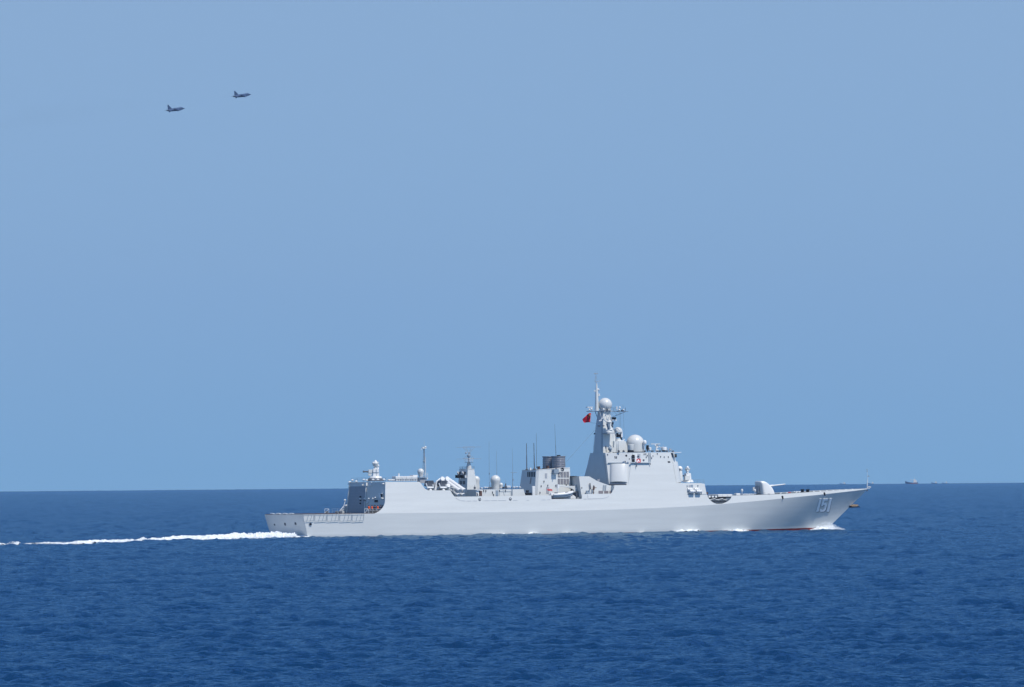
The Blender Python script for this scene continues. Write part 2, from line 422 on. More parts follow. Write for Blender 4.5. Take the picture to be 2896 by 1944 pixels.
def ladder(a, b, w, side, n, name='ladder', m='net', r=0.035):
    mb = MB(); a, b, side = Vector(a), Vector(b), Vector(side).normalized() * w / 2
    mb.tube(a - side, b - side, r, n=5); mb.tube(a + side, b + side, r, n=5)
    for k in range(n):
        c = a + (b - a) * ((k + .5) / n); mb.tube(c - side, c + side, r * .8, n=5)
    return part(mb, name, m)
def railing(pts, h=1.0, step=1.6, m='net', name='railing', rows=3, parent=None):
    mb = MB(); pts = [Vector(p) for p in pts]
    for a, b in zip(pts[:-1], pts[1:]):
        n = max(1, int((b - a).length / step))
        for k in range(n + 1):
            c = a + (b - a) * k / n; mb.tube(c, c + Vector((0, 0, h)), 0.03, n=5)
        for j in range(1, rows + 1):
            o = Vector((0, 0, h * j / rows)); mb.tube(a + o, b + o, 0.022, n=5)
    return part(mb, name, m, parent)
def whip(base, top, r0, r1, m='darkgrey', foot=True):
    mb = MB(); base, top = Vector(base), Vector(top); mid = base + (top - base) * 0.55
    mb.tube(base, mid, r0, (r0 + r1) / 2, 8); mb.tube(mid, top, (r0 + r1) / 2 * .8, r1, 8)
    if foot: mb.lathe(base, [(r0 * 2.2, 0), (r0 * 2.2, .25), (r0, .4)], 10)
    return part(mb, 'whip_antenna', m)

# ------------------------------------------------------------------ stern details
NT = Vector((-1, 0, -1.43 / zk(0))).normalized()      # transom faces aft and down
PT = Vector((0, 0, zk(0)))
for (x, y, r) in ((290, 1232, .27), (418, 1225, .27), (160, 1238, .16)):
    mb = MB(); c = PL(c1(x, y), PT, NT); mb.torus(c + NT * .03, r, .07, NT); mb.mi = 1
    mb.lathe(c + NT * -.02, [(r, 0), (r * .98, 0.04), (.01, 0.04)], 16, axis=NT); part(mb, 'transom_fairlead', ['darkgrey', 'shade' if r > .2 else 'darkgrey'])
mb = MB(); c = HP(c1(600, 1233)); mb.torus(c + Vector((0, -.02, 0)), .36, .07, (0, -1, 0)); mb.mi = 1
mb.lathe(c + Vector((0, .03, 0)), [(.36, 0), (.35, .06), (.01, .06)], 18, axis=(0, -1, 0)); part(mb, 'hull_fairlead', ['net', 'dark'])
# folded safety nets
for (a, b) in ((518, 648), (658, 803), (812, 955), (966, 1112), (1120, 1262)):
    mb = MB()
    t0, t1 = HP(c1(a, 1112), .12), HP(c1(b, 1108), .12); b0, b1 = HP(c1(a - 2, 1195), .22), HP(c1(b - 6, 1187), .22)
    mb.tube(b0, b1, .05, n=6); mb.tube(t0, b0, .035, n=5); mb.tube(t1, b1, .035, n=5); mb.tube(t0, t1, .03, n=5)
    for k in (1, 2):
        f = k / 3; mb.tube(t0 + (t1 - t0) * f + Vector((.35, 0, 0)), b0 + (b1 - b0) * f, .035, n=5)
    part(mb, 'safety_net', 'net')
mb = MB()
for k in range(7):
    xx = 0.15; y0 = 5.6 - k * 1.35
    mb.box((xx, y0 - .6, zk(0) + .10 + (.05 if k % 2 else .16)), (.5, 1.25, .12), rx=.05 * (-1) ** k)
part(mb, 'stern_net', 'white')
mb = MB()   # thin kerb with reddish edge round the flight deck
for side in (-1, 1):
    pts = [Vector((x, side * (hbK(x) - .06), zk(x) + .06)) for x in np.linspace(.2, X(1060, 1452), 12)]
    mb.path(pts, .055, 5); part(mb, 'deck_edge_kerb', 'brown'); mb = MB()
railing([L(c1(868, 1098), -6.6), L(c1(1000, 1098), -6.6)], 1.0, 1.2)
def deck_frame(p0, p1, h, y):
    a, b = L(p0, y), L(p1, y); mb = MB()
    for c in (a, b): mb.tube(c, c + Vector((0, 0, h)), .04, n=5)
    mb.tube(a + Vector((0, 0, h)), b + Vector((0, 0, h)), .04, n=5); mb.tube(a, b + Vector((0, 0, h)), .03, n=5)
    part(mb, 'stern_frame', 'white')
deck_frame(c1(778, 1098), c1(828, 1098), .95, -6.5)
deck_frame(c1(1268, 1100), c1(1312, 1100), 1.0, -7.0)
for (x, y, s, yy) in ((803, 1088, .5, -6.5), (925, 1086, .5, -5.8), (970, 1084, .55, -5.6), (1298, 1090, .5, -7.0)):
    mb = MB(); c = L(c1(x, y), yy); mb.lathe(c + Vector((0, -s * .5, 0)), [(s * .6, 0), (s * .6, .1), (s * .3, .12), (s * .3, s * .9), (s * .6, s * .92), (s * .6, s)], 12, axis=(0, 1, 0)); part(mb, 'hose_reel', 'darkgrey')

# ------------------------------------------------------------------ hangar aft face
NH = Vector((-1, 0, LEAN)).normalized(); PH = Vector((XH, 0, ZH))
mb = MB(); q = patch(mb, [d1(285, 795), d1(700, 790), d1(650, 1500), d1(215, 1500)], PH, NH, -.02, .05); mb.mi = 1
for k in range(9):
    t = (k + .5) / 9; a = q[0] + (q[3] - q[0]) * t; b = q[1] + (q[2] - q[1]) * t
    mb.box((a + b) / 2 + NH * .06, (.05, (a - b).length * .97, .05))
part(mb, 'hangar_door', ['panel', 'net'])
for pts in ([d1(265, 785), d1(205, 1500)], [d1(715, 720), d1(660, 1500)]):
    mb = MB(); a, b = [PL(p, PH, NH) + NH * .14 for p in pts]; mb.tube(a, b, .10, n=8); part(mb, 'door_track', 'white')
for (x, y) in ((275, 690), (345, 640), (445, 672), (642, 630), (720, 645), (885, 630), (1010, 628), (1170, 625), (555, 1130), (668, 1125), (780, 1125), (885, 1122), (948, 1098), (1140, 1120), (735, 1228), (252, 745), (1150, 738)):
    floodlight(d1(x, y), PH, NH, s=.34 if y < 700 else .28)
for (x0, y0, x1, y1) in ((585, 710, 625, 770), (800, 680, 845, 775), (690, 700, 730, 780)):
    mb = MB(); patch(mb, rect(d1, x0, y0, x1, y1), PH, NH, 0, .3); part(mb, 'wall_box', 'white')
for (x0, y0, x1, y1) in ((540, 1050, 572, 1085), (545, 1150, 575, 1180), (650, 1140, 690, 1180), (540, 1220, 570, 1255), (930, 1150, 1000, 1205)):
    mb = MB(); patch(mb, rect(d1, x0, y0, x1, y1), PH, NH, 0, .18); part(mb, 'junction_box', 'dark')
mb = MB(); q = patch(mb, [d1(1045, 970), d1(1142, 972), d1(1120, 1110), d1(1078, 1112)], PH, NH, 0, .35); mb.mi = 1
patch(mb, [d1(1068, 990), d1(1125, 992), d1(1108, 1078), d1(1088, 1078)], PH + NH * .36, NH, -.02, .02); part(mb, 'control_window', ['white', 'dark'])
# stairs-like rail on the port edge
mb = MB(); pts = [L(d1(0, 1440), 5.5), L(d1(110, 1310), 5.5), L(d1(155, 1160), 5.5)]; mb.path(pts, .07); mb.path([p - Vector((0, 0, 1.1)) for p in pts[:2]], .05)
for k in range(5):
    c = L(d1(60 + k * 18, 1480 - k * 45), 5.5); mb.box(c, (.4, .5, .1))
part(mb, 'port_stairs', 'white')
railing([Vector((XH + .3, y, ZH)) for y in (7.0, 0, -7.0)] + [Vector((XH + 9, -7.0, ZH))], 0.9, 2.0, 'net')
for p in (d1(150, 1160), d1(185, 1300)):
    floodlight(p, y=5.0, s=.25)

# ------------------------------------------------------------------ close-in guns
def gatling(cp, y, yaw, s=1.0):
    base = L(cp, y); rt = bpy.data.objects.new('rapid_fire_gun', None); COL.objects.link(rt); rt.parent = ship; rt.location = base
    rt.rotation_euler.z = yaw
    def P(mb, n, m, **k): return mb.build(n, M[m], rt, **k)
    mb = MB(); mb.lathe((0, 0, 0), [(1.55 * s, 0), (1.45 * s, .25), (1.3 * s, .55), (1.25 * s, .6)], 22); P(mb, 'gun_base', 'white')
    mb = MB(); mb.hexa([Vector(v) * s for v in ((-.7, -.75, .6), (.75, -.75, .6), (.75, .75, .6), (-.7, .75, .6), (-.6, -.65, 2.35), (.65, -.65, 2.35), (.65, .65, 2.35), (-.6, .65, 2.35))]); P(mb, 'gun_housing', 'white', bevel=.06)
    mb = MB(); mb.box((-.05 * s, -.2, 1.5 * s), (1.34 * s, 1.2 * s, .06)); mb.box((.1 * s, -.78 * s, 1.5 * s), (.06, .05, 1.5 * s)); P(mb, 'housing_seam', 'net')
    mb = MB(); mb.box((-1.15 * s, 0, 1.75 * s), (.95 * s, .7 * s, .75 * s)); mb.box((-1.3 * s, 0, 1.05 * s), (.8 * s, .55 * s, .6 * s)); P(mb, 'gun_cradle', 'paint', bevel=.05)
    mb = MB(); mb.tube((-1.5 * s, 0, 1.65 * s), (-2.5 * s, 0, 1.7 * s), .17 * s, .15 * s, 12); mb.lathe((-2.5 * s, 0, 1.7 * s), [(.2 * s, 0), (.22 * s, .3 * s), (.16 * s, .35 * s)], 12, axis=(-1, 0, 0.05)); P(mb, 'gun_barrel', 'darkgrey')
    mb = MB(); mb.lathe((-.05 * s, 0, 2.35 * s), [(.32 * s, 0), (.32 * s, .45 * s), (.5 * s, .55 * s), (.72 * s, 1.15 * s), (.68 * s, 1.25 * s), (.1, 1.28 * s)], 18); P(mb, 'radar_bowl', 'paint')
    mb = MB(); mb.box((.55 * s, -.2, 2.55 * s), (.35 * s, .35 * s, .6 * s)); mb.ball((.6 * s, -.25, 3.0 * s), .24 * s, 10); P(mb, 'optical_sight', 'white')
    mb = MB(); mb.lathe((0, 0, 3.6 * s), [(.4 * s, 0), (.36 * s, .3 * s), (.12 * s, .62 * s)], 12); mb.box((-.5 * s, 0, 3.72 * s), (.3, .4, .3)); mb.box((.5 * s, -.1, 3.72 * s), (.35, .35, .25)); P(mb, 'radar_dish', 'white')
    return rt
mb = MB(); c = L(d1(940, 660), 0); mb.lathe(c, [(1.9, 0), (1.55, .62), (1.5, .66)], 16); part(mb, 'gun_pedestal', 'shade')
gatling(d1(945, 605), 0, math.radians(-25), .98)
gatling(c5(512, 872), 0.3, math.radians(-100), .86)

# white locker boxes on the hangar roof
a, b = L(d1(1468, 655), -3.2), L(c2(250, 970), -3.2)
mb = MB(); zt = L(d1(1468, 530), -3.2).z
for i in range(4):
    x0 = a.x + (b.x - a.x) * i / 4; x1 = a.x + (b.x - a.x) * (i + 1) / 4 - .04
    mb.box(((x0 + x1) / 2, -2.4, (a.z + zt) / 2), (x1 - x0, 1.6, (zt - a.z)))
part(mb, 'vertical_launcher_box', 'white', bevel=.06)
mb = MB(); mb.box((b.x - .5, -2.4, zt + .12), (1.2, 1.4, .25)); part(mb, 'roof_vent', 'white'); mb = MB(); mb.tube(L(d1(1548, 530), -2.4), L(d1(1548, 455), -2.4), .18, n=10); part(mb, 'roof_vent', 'white')
mb = MB(); mb.box(((a.x + b.x) / 2, -3.25, a.z + .45), (b.x - a.x + .6, .05, .06))
for k in range(10): mb.box((a.x + (b.x - a.x) * k / 9, -3.25, a.z + .2), (.06, .05, .5))
part(mb, 'locker_rail', 'darkgrey')
for k in range(4):
    mb = MB(); c = L(d1(1290 + 42 * k, 648), -4.5); mb.lathe(c, [(.25, 0), (.3, .25), (.2, .35)], 10); part(mb, 'mushroom_vent', 'white')

# lattice mast with radome beside it
base = L(c2(360, 860), 0.5); topm = L(c2(360, 420), 0.5); mb = MB()
hh = topm.z - base.z; r0, r1 = .36, .14; legs = []
for k in range(3):
    t = 2 * math.pi * k / 3 + .4; legs.append((base + Vector((math.cos(t) * r0, math.sin(t) * r0, -1.2)), topm + Vector((math.cos(t) * r1, math.sin(t) * r1, 0))))
for a, b in legs: mb.tube(a, b, .05, n=6)
for j in range(14):
    for k in range(3):
        a0, b0 = legs[k]; a1, b1 = legs[(k + 1) % 3]
        mb.tube(a0 + (b0 - a0) * (j / 14), a1 + (b1 - a1) * ((j + 1) / 14), .025, n=4)
lm = part(mb, 'lattice_mast', 'net')
mb = MB(); mb.box(topm + Vector((0, 0, .1)), (.9, .5, .12)); mb.ball(topm + Vector((.3, 0, .34)), .26, 10); mb.box(topm - Vector((0, 0, 1.4)), (.09, .09, 3.2)); mb.box(topm + Vector((-.35, 0, .25)), (.4, .3, .3)); mb.tube(topm + Vector((-.5, 0, .2)), topm + Vector((-.8, 0, -.3)), .06)
mb.tube(topm, L(c2(362, 280), .5), .02); mb.ball(topm + Vector((0, 0, -1.2)), .16, 8); mb.box(topm + Vector((.1, 0, -2.8)), (.3, .3, .35)); mb.box(topm + Vector((-.1, 0, -2.6)), (.3, .3, .2))
part(mb, 'navigation_lights', 'paint', lm)
mb = MB(); mb.path([L(c2(378, 560), .2), L(c2(385, 740), .2), L(c2(382, 860), .2)], .05); part(mb, 'cable_run', 'white', lm)
c = L(c2(300, 812), -1.0); r = .72
mb = MB(); mb.lathe(c, [(.42, -1.1), (.5, -.62), (.66, -.3)] + [(r * math.cos(a), r * math.sin(a)) for a in np.linspace(-.3, 1.54, 10)], 20); part(mb, 'small_radome', 'dome')
mb = MB(); b = L(c2(310, 985), -1.0); mb.hexa([b + Vector(v) for v in ((-.7, -.6, -.3), (.7, -.6, -.3), (.7, .6, -.3), (-.7, .6, -.3), (-.7, -.6, .9), (.7, -.6, .9), (.7, .6, .9), (-.7, .6, .9))])
mb.box(b + Vector((.2, 0, 1.0)), (2.0, 1.8, .1)); part(mb, 'radome_stand', 'panel')
railing([b + Vector((-.8, -.9, 1.0)), b + Vector((1.1, -.9, 1.0))], .9, .6, 'white')
mb = MB(); mb.prism([L(c2(352, 985), -1.5), L(c2(365, 930), -1.5), L(c2(428, 915), -1.5), L(c2(385, 985), -1.5)], (0, .3, 0)); part(mb, 'bracket_plate', 'white')

# decoy launchers
for k, off in enumerate((0, 478)):
    y = -6.7; f = lambda x, yy: d2(x + off, yy)
    rt = bpy.data.objects.new('decoy_launcher', None); COL.objects.link(rt); rt.parent = ship; o = L(f(225, 745), y); rt.location = o
    def q(x, yy, dy=0): return L(f(x, yy), y + dy) - o
    mb = MB(); mb.prism([q(105, 560), q(150, 390), q(335, 380), q(355, 470), q(300, 600), q(130, 600)], (0, 1.3, 0)); mb.mi = 1
    for i in range(5):
        for j in range(3): mb.box((q(190 + i * 35, 405 + j * 28) + Vector((0, -.02, 0))), (.17, .06, .12))
    for i in range(5):
        mb.tube(q(140 + i * 40, 470, .1 + .2 * i), q(165 + i * 36, 385, .1 + .2 * i), .12, n=10)
    mb.build('launch_tubes', [M['darkgrey'], M['shade']], rt)
    mb = MB(); mb.path([q(62, 485, -.1), q(110, 650, -.1), q(340, 650, -.1), q(308, 535, -.1)], .14, 8); mb.box(q(225, 630, -.05), (1.5, .15, .35)); mb.build('cradle', M['white'], rt)
    mb = MB(); mb.lathe(q(225, 745), [(.38, 0), (.34, .15), (.13, .3), (.13, .6)], 12); mb.build('pivot_foot', M['white'], rt)
# crane-like brace between the launchers
mb = MB(); mb.path([L(d2(385, 735), -6.2), L(d2(430, 540), -6.2), L(d2(440, 430), -6.2), L(d2(500, 375), -6.2), L(d2(575, 320), -6.0)], .16, 8); mb.path([L(d2(410, 735), -6.2), L(d2(435, 560), -6.2)], .2, 8); part(mb, 'curved_brace', 'white')
mb = MB(); mb.tube(L(d2(340, 700), -5.2), L(d2(380, 470), -5.2), .15, n=8); mb.box(L(d2(365, 560), -5), (.9, .4, 1.3)); part(mb, 'launcher_locker', 'panel')

# anti-ship missile tubes, two crossed packs of four
AX = Vector((0, 7.3, 2.75)); 
def tube_pack(caps, axis, n, capm):
    for (p, y) in caps:
        rt_o = L(p, y); mb = MB(); d = axis.normalized(); Lg = axis.length; r = .475
        prof = [(r * .9, 0), (r, .04), (r, .5), (r * 1.07, .52), (r * 1.07, .62), (r, .64), (r, Lg * .33), (r * 1.06, Lg * .33 + .02), (r * 1.06, Lg * .33 + .14), (r, Lg * .33 + .16), (r, Lg * .66), (r * 1.06, Lg * .66 + .02), (r * 1.06, Lg * .66 + .14), (r, Lg * .66 + .16), (r, Lg - .5), (r * 1.07, Lg - .48), (r * 1.07, Lg - .1), (r, Lg)]
        mb.lathe(rt_o, prof, 20, axis=d); t = part(mb, n, 'white')
        mb = MB(); mb.lathe(rt_o - d * .06, [(r * .95, 0), (r * .97, .05)], 20, axis=d)
        q = d.to_track_quat('Z', 'Y')
        for k in range(4): mb.box(rt_o - d * .08 + q @ Vector(((k - 1.5) * .2, 0, 0)), (.05, .05, .05))
        part(mb, 'tube_cap', capm, t)
tube_pack([(d2(1300, 768), -6.9), (d2(1480, 762), -6.9), (d2(1265, 935), -6.9), (d2(1445, 935), -6.9)], AX, 'missile_tube', 'net')  # bluish cap colour carries the shade of these downward-facing ends
AXB = Vector((0, 7.0, -2.9))
tube_pack([(d2(672, 338), -5.6), (d2(850, 335), -5.2), (d2(705, 568), -5.6), (d2(885, 565), -5.6)], AXB, 'missile_tube', 'white')
mb = MB()
for (x, y) in ((1080, 640), (1220, 700), (900, 640)):
    a = L(d2(x, y), -5.5); mb.tube(a, a - Vector((0, 0, 2.2)), .1)
    mb.box(a + Vector((0, .2, 0)), (1.6, .2, .15))
part(mb, 'tube_cradle', 'paint')
railing([L(d2(860, 745), -7.2), L(d2(960, 745), -7.2)], .7, .6)

# ------------------------------------------------------------------ generic tapered house: outline given on the starboard face
def house(name, px, y0, y1, zb, tum=0.0, m='paint', aft=0.0):
    ring = []; ring2 = []
    for p in px:
        y = y0
        for _ in range(6):
            q = L(p, y); y = y0 + tum * (q.z - zb)
        q = L(p, y); ring.append(q); ring2.append(Vector((q.x, y1 - tum * (q.z - zb), q.z)))
    mb = MB(); mb.loft([ring, ring2]); o = part(mb, name, [m, 'deck']); roofs(o); return ring

# aft radar tower
zb = L(c2(1090, 1115), -1.9).z
rg = house('radar_tower', [c2(1090, 1118), c2(1103, 770), c2(1213, 770), c2(1262, 1118)], -1.9, 1.9, zb, tum=.045)
NA = Vector((-1, 0, (rg[1].x - rg[0].x) / (rg[1].z - rg[0].z))).normalized(); PA = rg[0]
for x in (1325, 1378, 1440, 1485):
    mb = MB(); patch(mb, rect(d2, x - 14, 395, x + 12, 525), PA, NA, -.02, .03); part(mb, 'vent_slot', 'dark')
for (x0, y0, x1, y1) in ((1232, 190, 1325, 295), (1418, 190, 1508, 295)):
    mb = MB(); patch(mb, rect(d2, x0, y0, x1, y1), PA, NA, .05, .7); part(mb, 'jammer_box', 'dark')
mb = MB(); patch(mb, rect(d2, 1510, 195, 1550, 285), PA, NA, .05, .3); part(mb, 'jammer_cover', 'white')
for (x, y) in ((1330, 95), (1510, 90)):
    mb = MB(); c = PL(d2(x, y), PA, NA); mb.lathe(c + Vector((-.55, .35, -.15)), [(.48, 0), (.4, .22), (.1, .4)], 14, axis=(.9, -.5, .35)); part(mb, 'tilted_dish', 'panel')
    mb = MB(); mb.tube(c + Vector((-.5, .4, -.4)), c + Vector((0, 0, .1)), .28, .2, 10); part(mb, 'dish_mount', 'dark')
mb = MB(); mb.box(PL(d2(1355, 310), PA, NA) + Vector((-.2, 0, 0)), (.2, .2, .35)); part(mb, 'wall_lamp', 'white')
mb = MB(); q = house('tower_cap', [c2(1098, 772), c2(1100, 762), c2(1215, 762), c2(1216, 772)], -1.75, 1.75, zb, 0)
railing([rg[1] + Vector((0, 3.2, 0)), rg[1] + Vector((0, 0, .05)), rg[2] + Vector((0, 0, .05))], .55, .9, 'darkgrey')
tc = (rg[1] + rg[2]) / 2; tc = L(c2(1122, 765), 0)
mb = MB(); zt_ = L(c2(1122, 655), 0).z; mb.lathe(tc, [(.62, 0), (.55, .5), (.32, zt_ - tc.z)], 18); part(mb, 'radar_pedestal', 'paint')
mb = MB(); pf = Vector((tc.x, 0, zt_)); mb.lathe(pf, [(.9, 0), (.95, .08), (.9, .1)], 18); part(mb, 'radar_platform', 'net')
mb = MB()
for k in range(10):
    t = 2 * math.pi * k / 10; a = pf + Vector((math.cos(t) * .92, math.sin(t) * .92, .1)); mb.tube(a, a + Vector((0, 0, .8)), .02, n=4)
mb.torus(pf + Vector((0, 0, .9)), .92, .025, n=20, k=5); mb.torus(pf + Vector((0, 0, .5)), .92, .02, n=20, k=5); part(mb, 'platform_rail', 'white')
rt = bpy.data.objects.new('search_radar', None); COL.objects.link(rt); rt.parent = ship; rt.location = pf; rt.rotation_euler.z = -STH + .12
mb = MB(); mb.lathe((0, 0, .1), [(.2, 0), (.17, 1.0), (.32, 1.2), (.34, 1.5), (.2, 1.7)], 14); mb.box((.1, .1, 2.0), (.5, .35, .35)); mb.build('radar_drum', M['net'], rt)
zu, zl = 3.35, .78
mb = MB()
for z in (zu, zl):
    mb.tube((-2.7, 0, z), (2.75, 0, z + .05), .03, n=5); mb.tube((-1.2, .35, z + .1), (1.2, .35, z + .1), .03, n=5)
    for k in range(9):
        x = -2.6 + k * .65; mb.tube((x, -.6, z + .02), (x, .15, z + .02), .016, n=4)
mb.build('aerial_boom', M['panel'], rt)
mb = MB()
for (x, z) in ((-1.3, zu), (1.3, zu), (-.6, zu), (.6, zu)): mb.tube((0, 0, 2.0), (x, 0, z), .035, n=5)
for (x, z) in ((-1.3, zl), (1.3, zl), (-.7, zl), (.7, zl)): mb.tube((0, 0, 1.9), (x, 0, z), .035, n=5)
mb.ball((-.62, -.1, 2.1), .2, 8); mb.build('boom_stays', M['panel'], rt)

# radomes
def radome(cp, wpx, y, neck, base, n='radome'):
    c = L(cp, y); r = wpx / 2 / 12.35; hz = (base[1] - cp[1]) / 12.6
    prof = [(neck / 2 / 12.35, -hz), (neck / 2 / 12.35, -hz * .72), (r * .86, -hz * .36), (r * .97, -hz * .14)] + [(r * math.cos(a), r * math.sin(a)) for a in np.linspace(0, 1.55, 12)]
    mb = MB(); mb.lathe(c, prof, 32); return part(mb, n, 'dome')
radome(c2(1575, 955), 27.2, -2.0, 21.5, c2(1575, 1105))
radome(c2(1246, 945), 20, 1.0, 19, c2(1246, 1105))
radome(c2(1668, 1036), 12, 1.5, 11.5, c2(1668, 1095))

# midships deckhouse
zb = L(c2(1240, 1230), -5.9).z
mh = house('midships_deckhouse', [c2(1247, 1240), c2(1235, 1116), c3(125, 1229), c3(158, 1345)], -5.9, 5.9, zb - .6, tum=.05)
PM, NM = mh[1], Vector((0, -1, .05)).normalized()
mb = MB(); patch(mb, rect(d2, 1995, 765, 2115, 945), PM, NM, .0, .06); part(mb, 'deckhouse_door', 'brown')
mb = MB(); patch(mb, rect(d2, 1885, 725, 2060, 752), PM, NM, 0, .5); patch(mb, rect(d2, 1885, 750, 1985, 945), PM, NM, 0, .25); part(mb, 'door_porch', 'white')
mb = MB(); patch(mb, [d2(1925, 830), d2(1950, 880), d2(1962, 920), d2(1930, 930)], PM + NM * .25, NM, 0, .2); part(mb, 'hanging_hose', 'darkgrey')
mb = MB(); patch(mb, rect(c2, 1578, 1130, 1622, 1224), PM, NM, .0, .06); part(mb, 'louvred_door', 'net')
for pts in ([c2(1704, 1120), c2(1725, 1215)], [c2(1640, 1150), c2(1705, 1150)], [c2(1720, 1150), c2(1840, 1150)], [c2(1840, 1150), c2(1840, 1215)], [c2(1638, 1170), c2(1640, 1220)]):
    mb = MB(); a, b = [PL(p, PM, NM) + NM * .05 for p in pts]; mb.tube(a, b, .03, n=5); part(mb, 'pipe', 'net')
for (x, y) in ((1370, 1136), (1408, 1140), (1522, 1166), (1540, 1208), (1742, 1136), (1640, 1140)):
    mb = MB(); c = PL(c2(x, y), PM, NM); mb.box(c + NM * .1, (.12, .2, .45)); part(mb, 'wall_fitting', 'darkgrey')
for (x, y, yy) in ((1395, 1088, -4), (1437, 1090, -4), (1892, 1085, -4), (1937, 1080, -4), (1990, 1084, -4), (1340, 1100, -5.5)):
    mb = MB(); c = L(c2(x, y + 18), yy); mb.lathe(c, [(.12, 0), (.12, .25), (.32, .3), (.3, .42), (.12, .48)], 12); part(mb, 'mushroom_vent', 'white')
for (x, yy) in ((1475, -4.5), (1222, -4.5), (1500, -4.0)):
    mb = MB(); c = L(c2(x, 1108), yy); mb.box(c + Vector((0, 0, .25)), (.35, .3, .5)); mb.tube(c, c + Vector((0, 0, .9)), .04); part(mb, 'deck_fitting', 'darkgrey')
mb = MB(); c = L(c2(1740, 1100), -3.5); mb.box(c + Vector((0, 0, .2)), (1.1, .7, .4)); mb.tube(c + Vector((0, 0, .3)), c + Vector((.2, 0, 1.1)), .2, .12); part(mb, 'satellite_mount', 'shade')
mb = MB(); c = L(c2(1790, 1095), -3.8); mb.box(c + Vector((0, 0, .3)), (.95, .7, .55)); part(mb, 'roof_locker', 'white', bevel=.05)
for (x, y0, y1, yy, r) in ((1465, 1105, 295, -5.0, .035), (1592, 880, 460, -2, .03), (1748, 1020, 935, -3, .02)):
    whip(L(c2(x + 6, y0), yy), L(c2(x, y1), yy), r * 1.4, r * .7, 'net', False)
mb = MB(); mb.ball(L(c2(1471, 848), -5.0), .13, 8); mb.ball(L(c2(1473, 1000), -5.0), .08, 8); part(mb, 'antenna_coil', 'darkgrey')
mb = MB(); a, b = L(c2(1864, 1218), -6.1), L(c2(1862, 410), -6.1); mid = L(c2(1870, 825), -6.1)
mb.tube(a, mid, .07, n=7); mb.tube(mid, b, .04, .02, 6); mb.tube(L(c2(1832, 825), -6.1), L(c2(1938, 825), -6.1), .05, n=6)
for (x, y, r) in ((1874, 945, .18), (1872, 968, .14), (1873, 1020, .1), (1874, 1052, .1)): mb.ball(L(c2(x, y), -6.1), r, 8)
part(mb, 'crossed_pole_antenna', 'net')

# fairleads, scupper slots and seams on the side plating
for (x, y) in ((1305, 1283), (1828, 1278)):
    mb = MB(); c = SP(c2(x, y)); mb.torus(c + Vector((0, -.03, 0)), .30, .06, (0, -1, 0)); mb.mi = 1; mb.lathe(c + Vector((0, .02, 0)), [(.3, 0), (.28, .05)], 16, axis=(0, -1, 0)); mb.mi = 2
    mb.hexa([c + Vector(v) for v in ((-.16, -.14, -.16), (.14, -.14, -.16), (.14, -.05, -.16), (-.16, -.05, -.16), (-.16, -.14, .02), (.02, -.14, .02), (.02, -.05, .02), (-.16, -.05, .02))]); part(mb, 'side_fairlead', ['darkgrey', 'white', 'dark'])
SL = [(c2(895, 1256), c2(930, 1280)), (c2(935, 1283), c2(975, 1300)), (c2(985, 1303), c2(1060, 1311)), (c2(1090, 1311), c2(1160, 1311)), (c2(1190, 1310), c2(1258, 1309)), (c2(1358, 1307), c2(1370, 1307)), (c2(1385, 1306), c2(1485, 1305)), (c2(1502, 1305), c2(1600, 1303)), (c2(1620, 1303), c2(1755, 1301)), (c2(1875, 1300), c2(1950, 1299)),
      (d3(18, 828), d3(155, 825)), (d3(200, 823), d3(290, 821)), (c3(175, 1418), c3(215, 1417)), (d3(1340, 800), d3(1440, 798)), (d3(1480, 795), d3(1880, 785)), (d3(1890, 784), d3(2060, 755)), (d3(2070, 752), d3(2130, 712)), (d3(1465, 662), d3(1472, 760)), (d3(1472, 760), d3(1485, 792))]
for a, b in SL:
    A, B = SP(a), SP(b); mb = MB(); mb.tube(A + Vector((0, -.01, 0)), B + Vector((0, -.01, 0)), .035, n=5); part(mb, 'scupper_slot', 'panel')
for k in range(12):   # faint vertical bulwark seams
    u = 1300 + k * 21.3
    mb = MB(); A, B = SP((u, 1405.5)), SP((u, 1416.5)); mb.tube(A + Vector((0, .025, 0)), B + Vector((0, .025, 0)), .03, n=4); part(mb, 'bulwark_seam', 'paint')

# ------------------------------------------------------------------ funnel block
zb = L(c3(360, 1335), -3.5).z
ft = [c3(360, 1345), c3(388, 900), c3(914, 864), c3(933, 1400)]
rg = []
def tl(p, y0, tum, zb):
    y = y0
    for _ in range(6): q = L(p, y); y = y0 + tum * (q.z - zb)
    return L(p, y)
SB = [tl(p, -3.7, .07, zb) for p in ft]
ch = .45
A0 = SB[0] + Vector((-ch, ch, 0)); A1 = SB[1] + Vector((-ch, ch, 0)); A1.z -= .05
def mir(p): return Vector((p.x, -p.y, p.z))
mb = MB(); mb.loft([[A0, SB[0], SB[3], mir(SB[3]), mir(SB[0]), mir(A0)], [A1, SB[1], SB[2], mir(SB[2]), mir(SB[1]), mir(A1)]]); roofs(part(mb, 'funnel_house', 'paint'))
NF = Vector((0, -1, .07)).normalized(); PF = SB[1]
NFA = Vector((-1, 0, (A1.x - A0.x) / (A1.z - A0.z))).normalized(); PFA = A0
for r_, (y0, y1) in enumerate(((932, 1030), (1050, 1148))):
    for k in range(4):
        x0 = 706 + 50 * k; mb = MB(); patch(mb, [c3(x0, y0), c3(x0 + 42, y0), c3(x0 + 43, y1), c3(x0 + 2, y1)], PF, NF, -.01, .03); mb.mi = 1
        for j in range(7):
            yy = y0 + (y1 - y0) * (j + .5) / 7; a, b = PL(c3(x0 + 3, yy), PF, NF), PL(c3(x0 + 40, yy), PF, NF); mb.tube(a + NF * .05, b + NF * .05, .035, n=4)
        part(mb, 'air_intake_louvre', ['louvre', 'panel'])
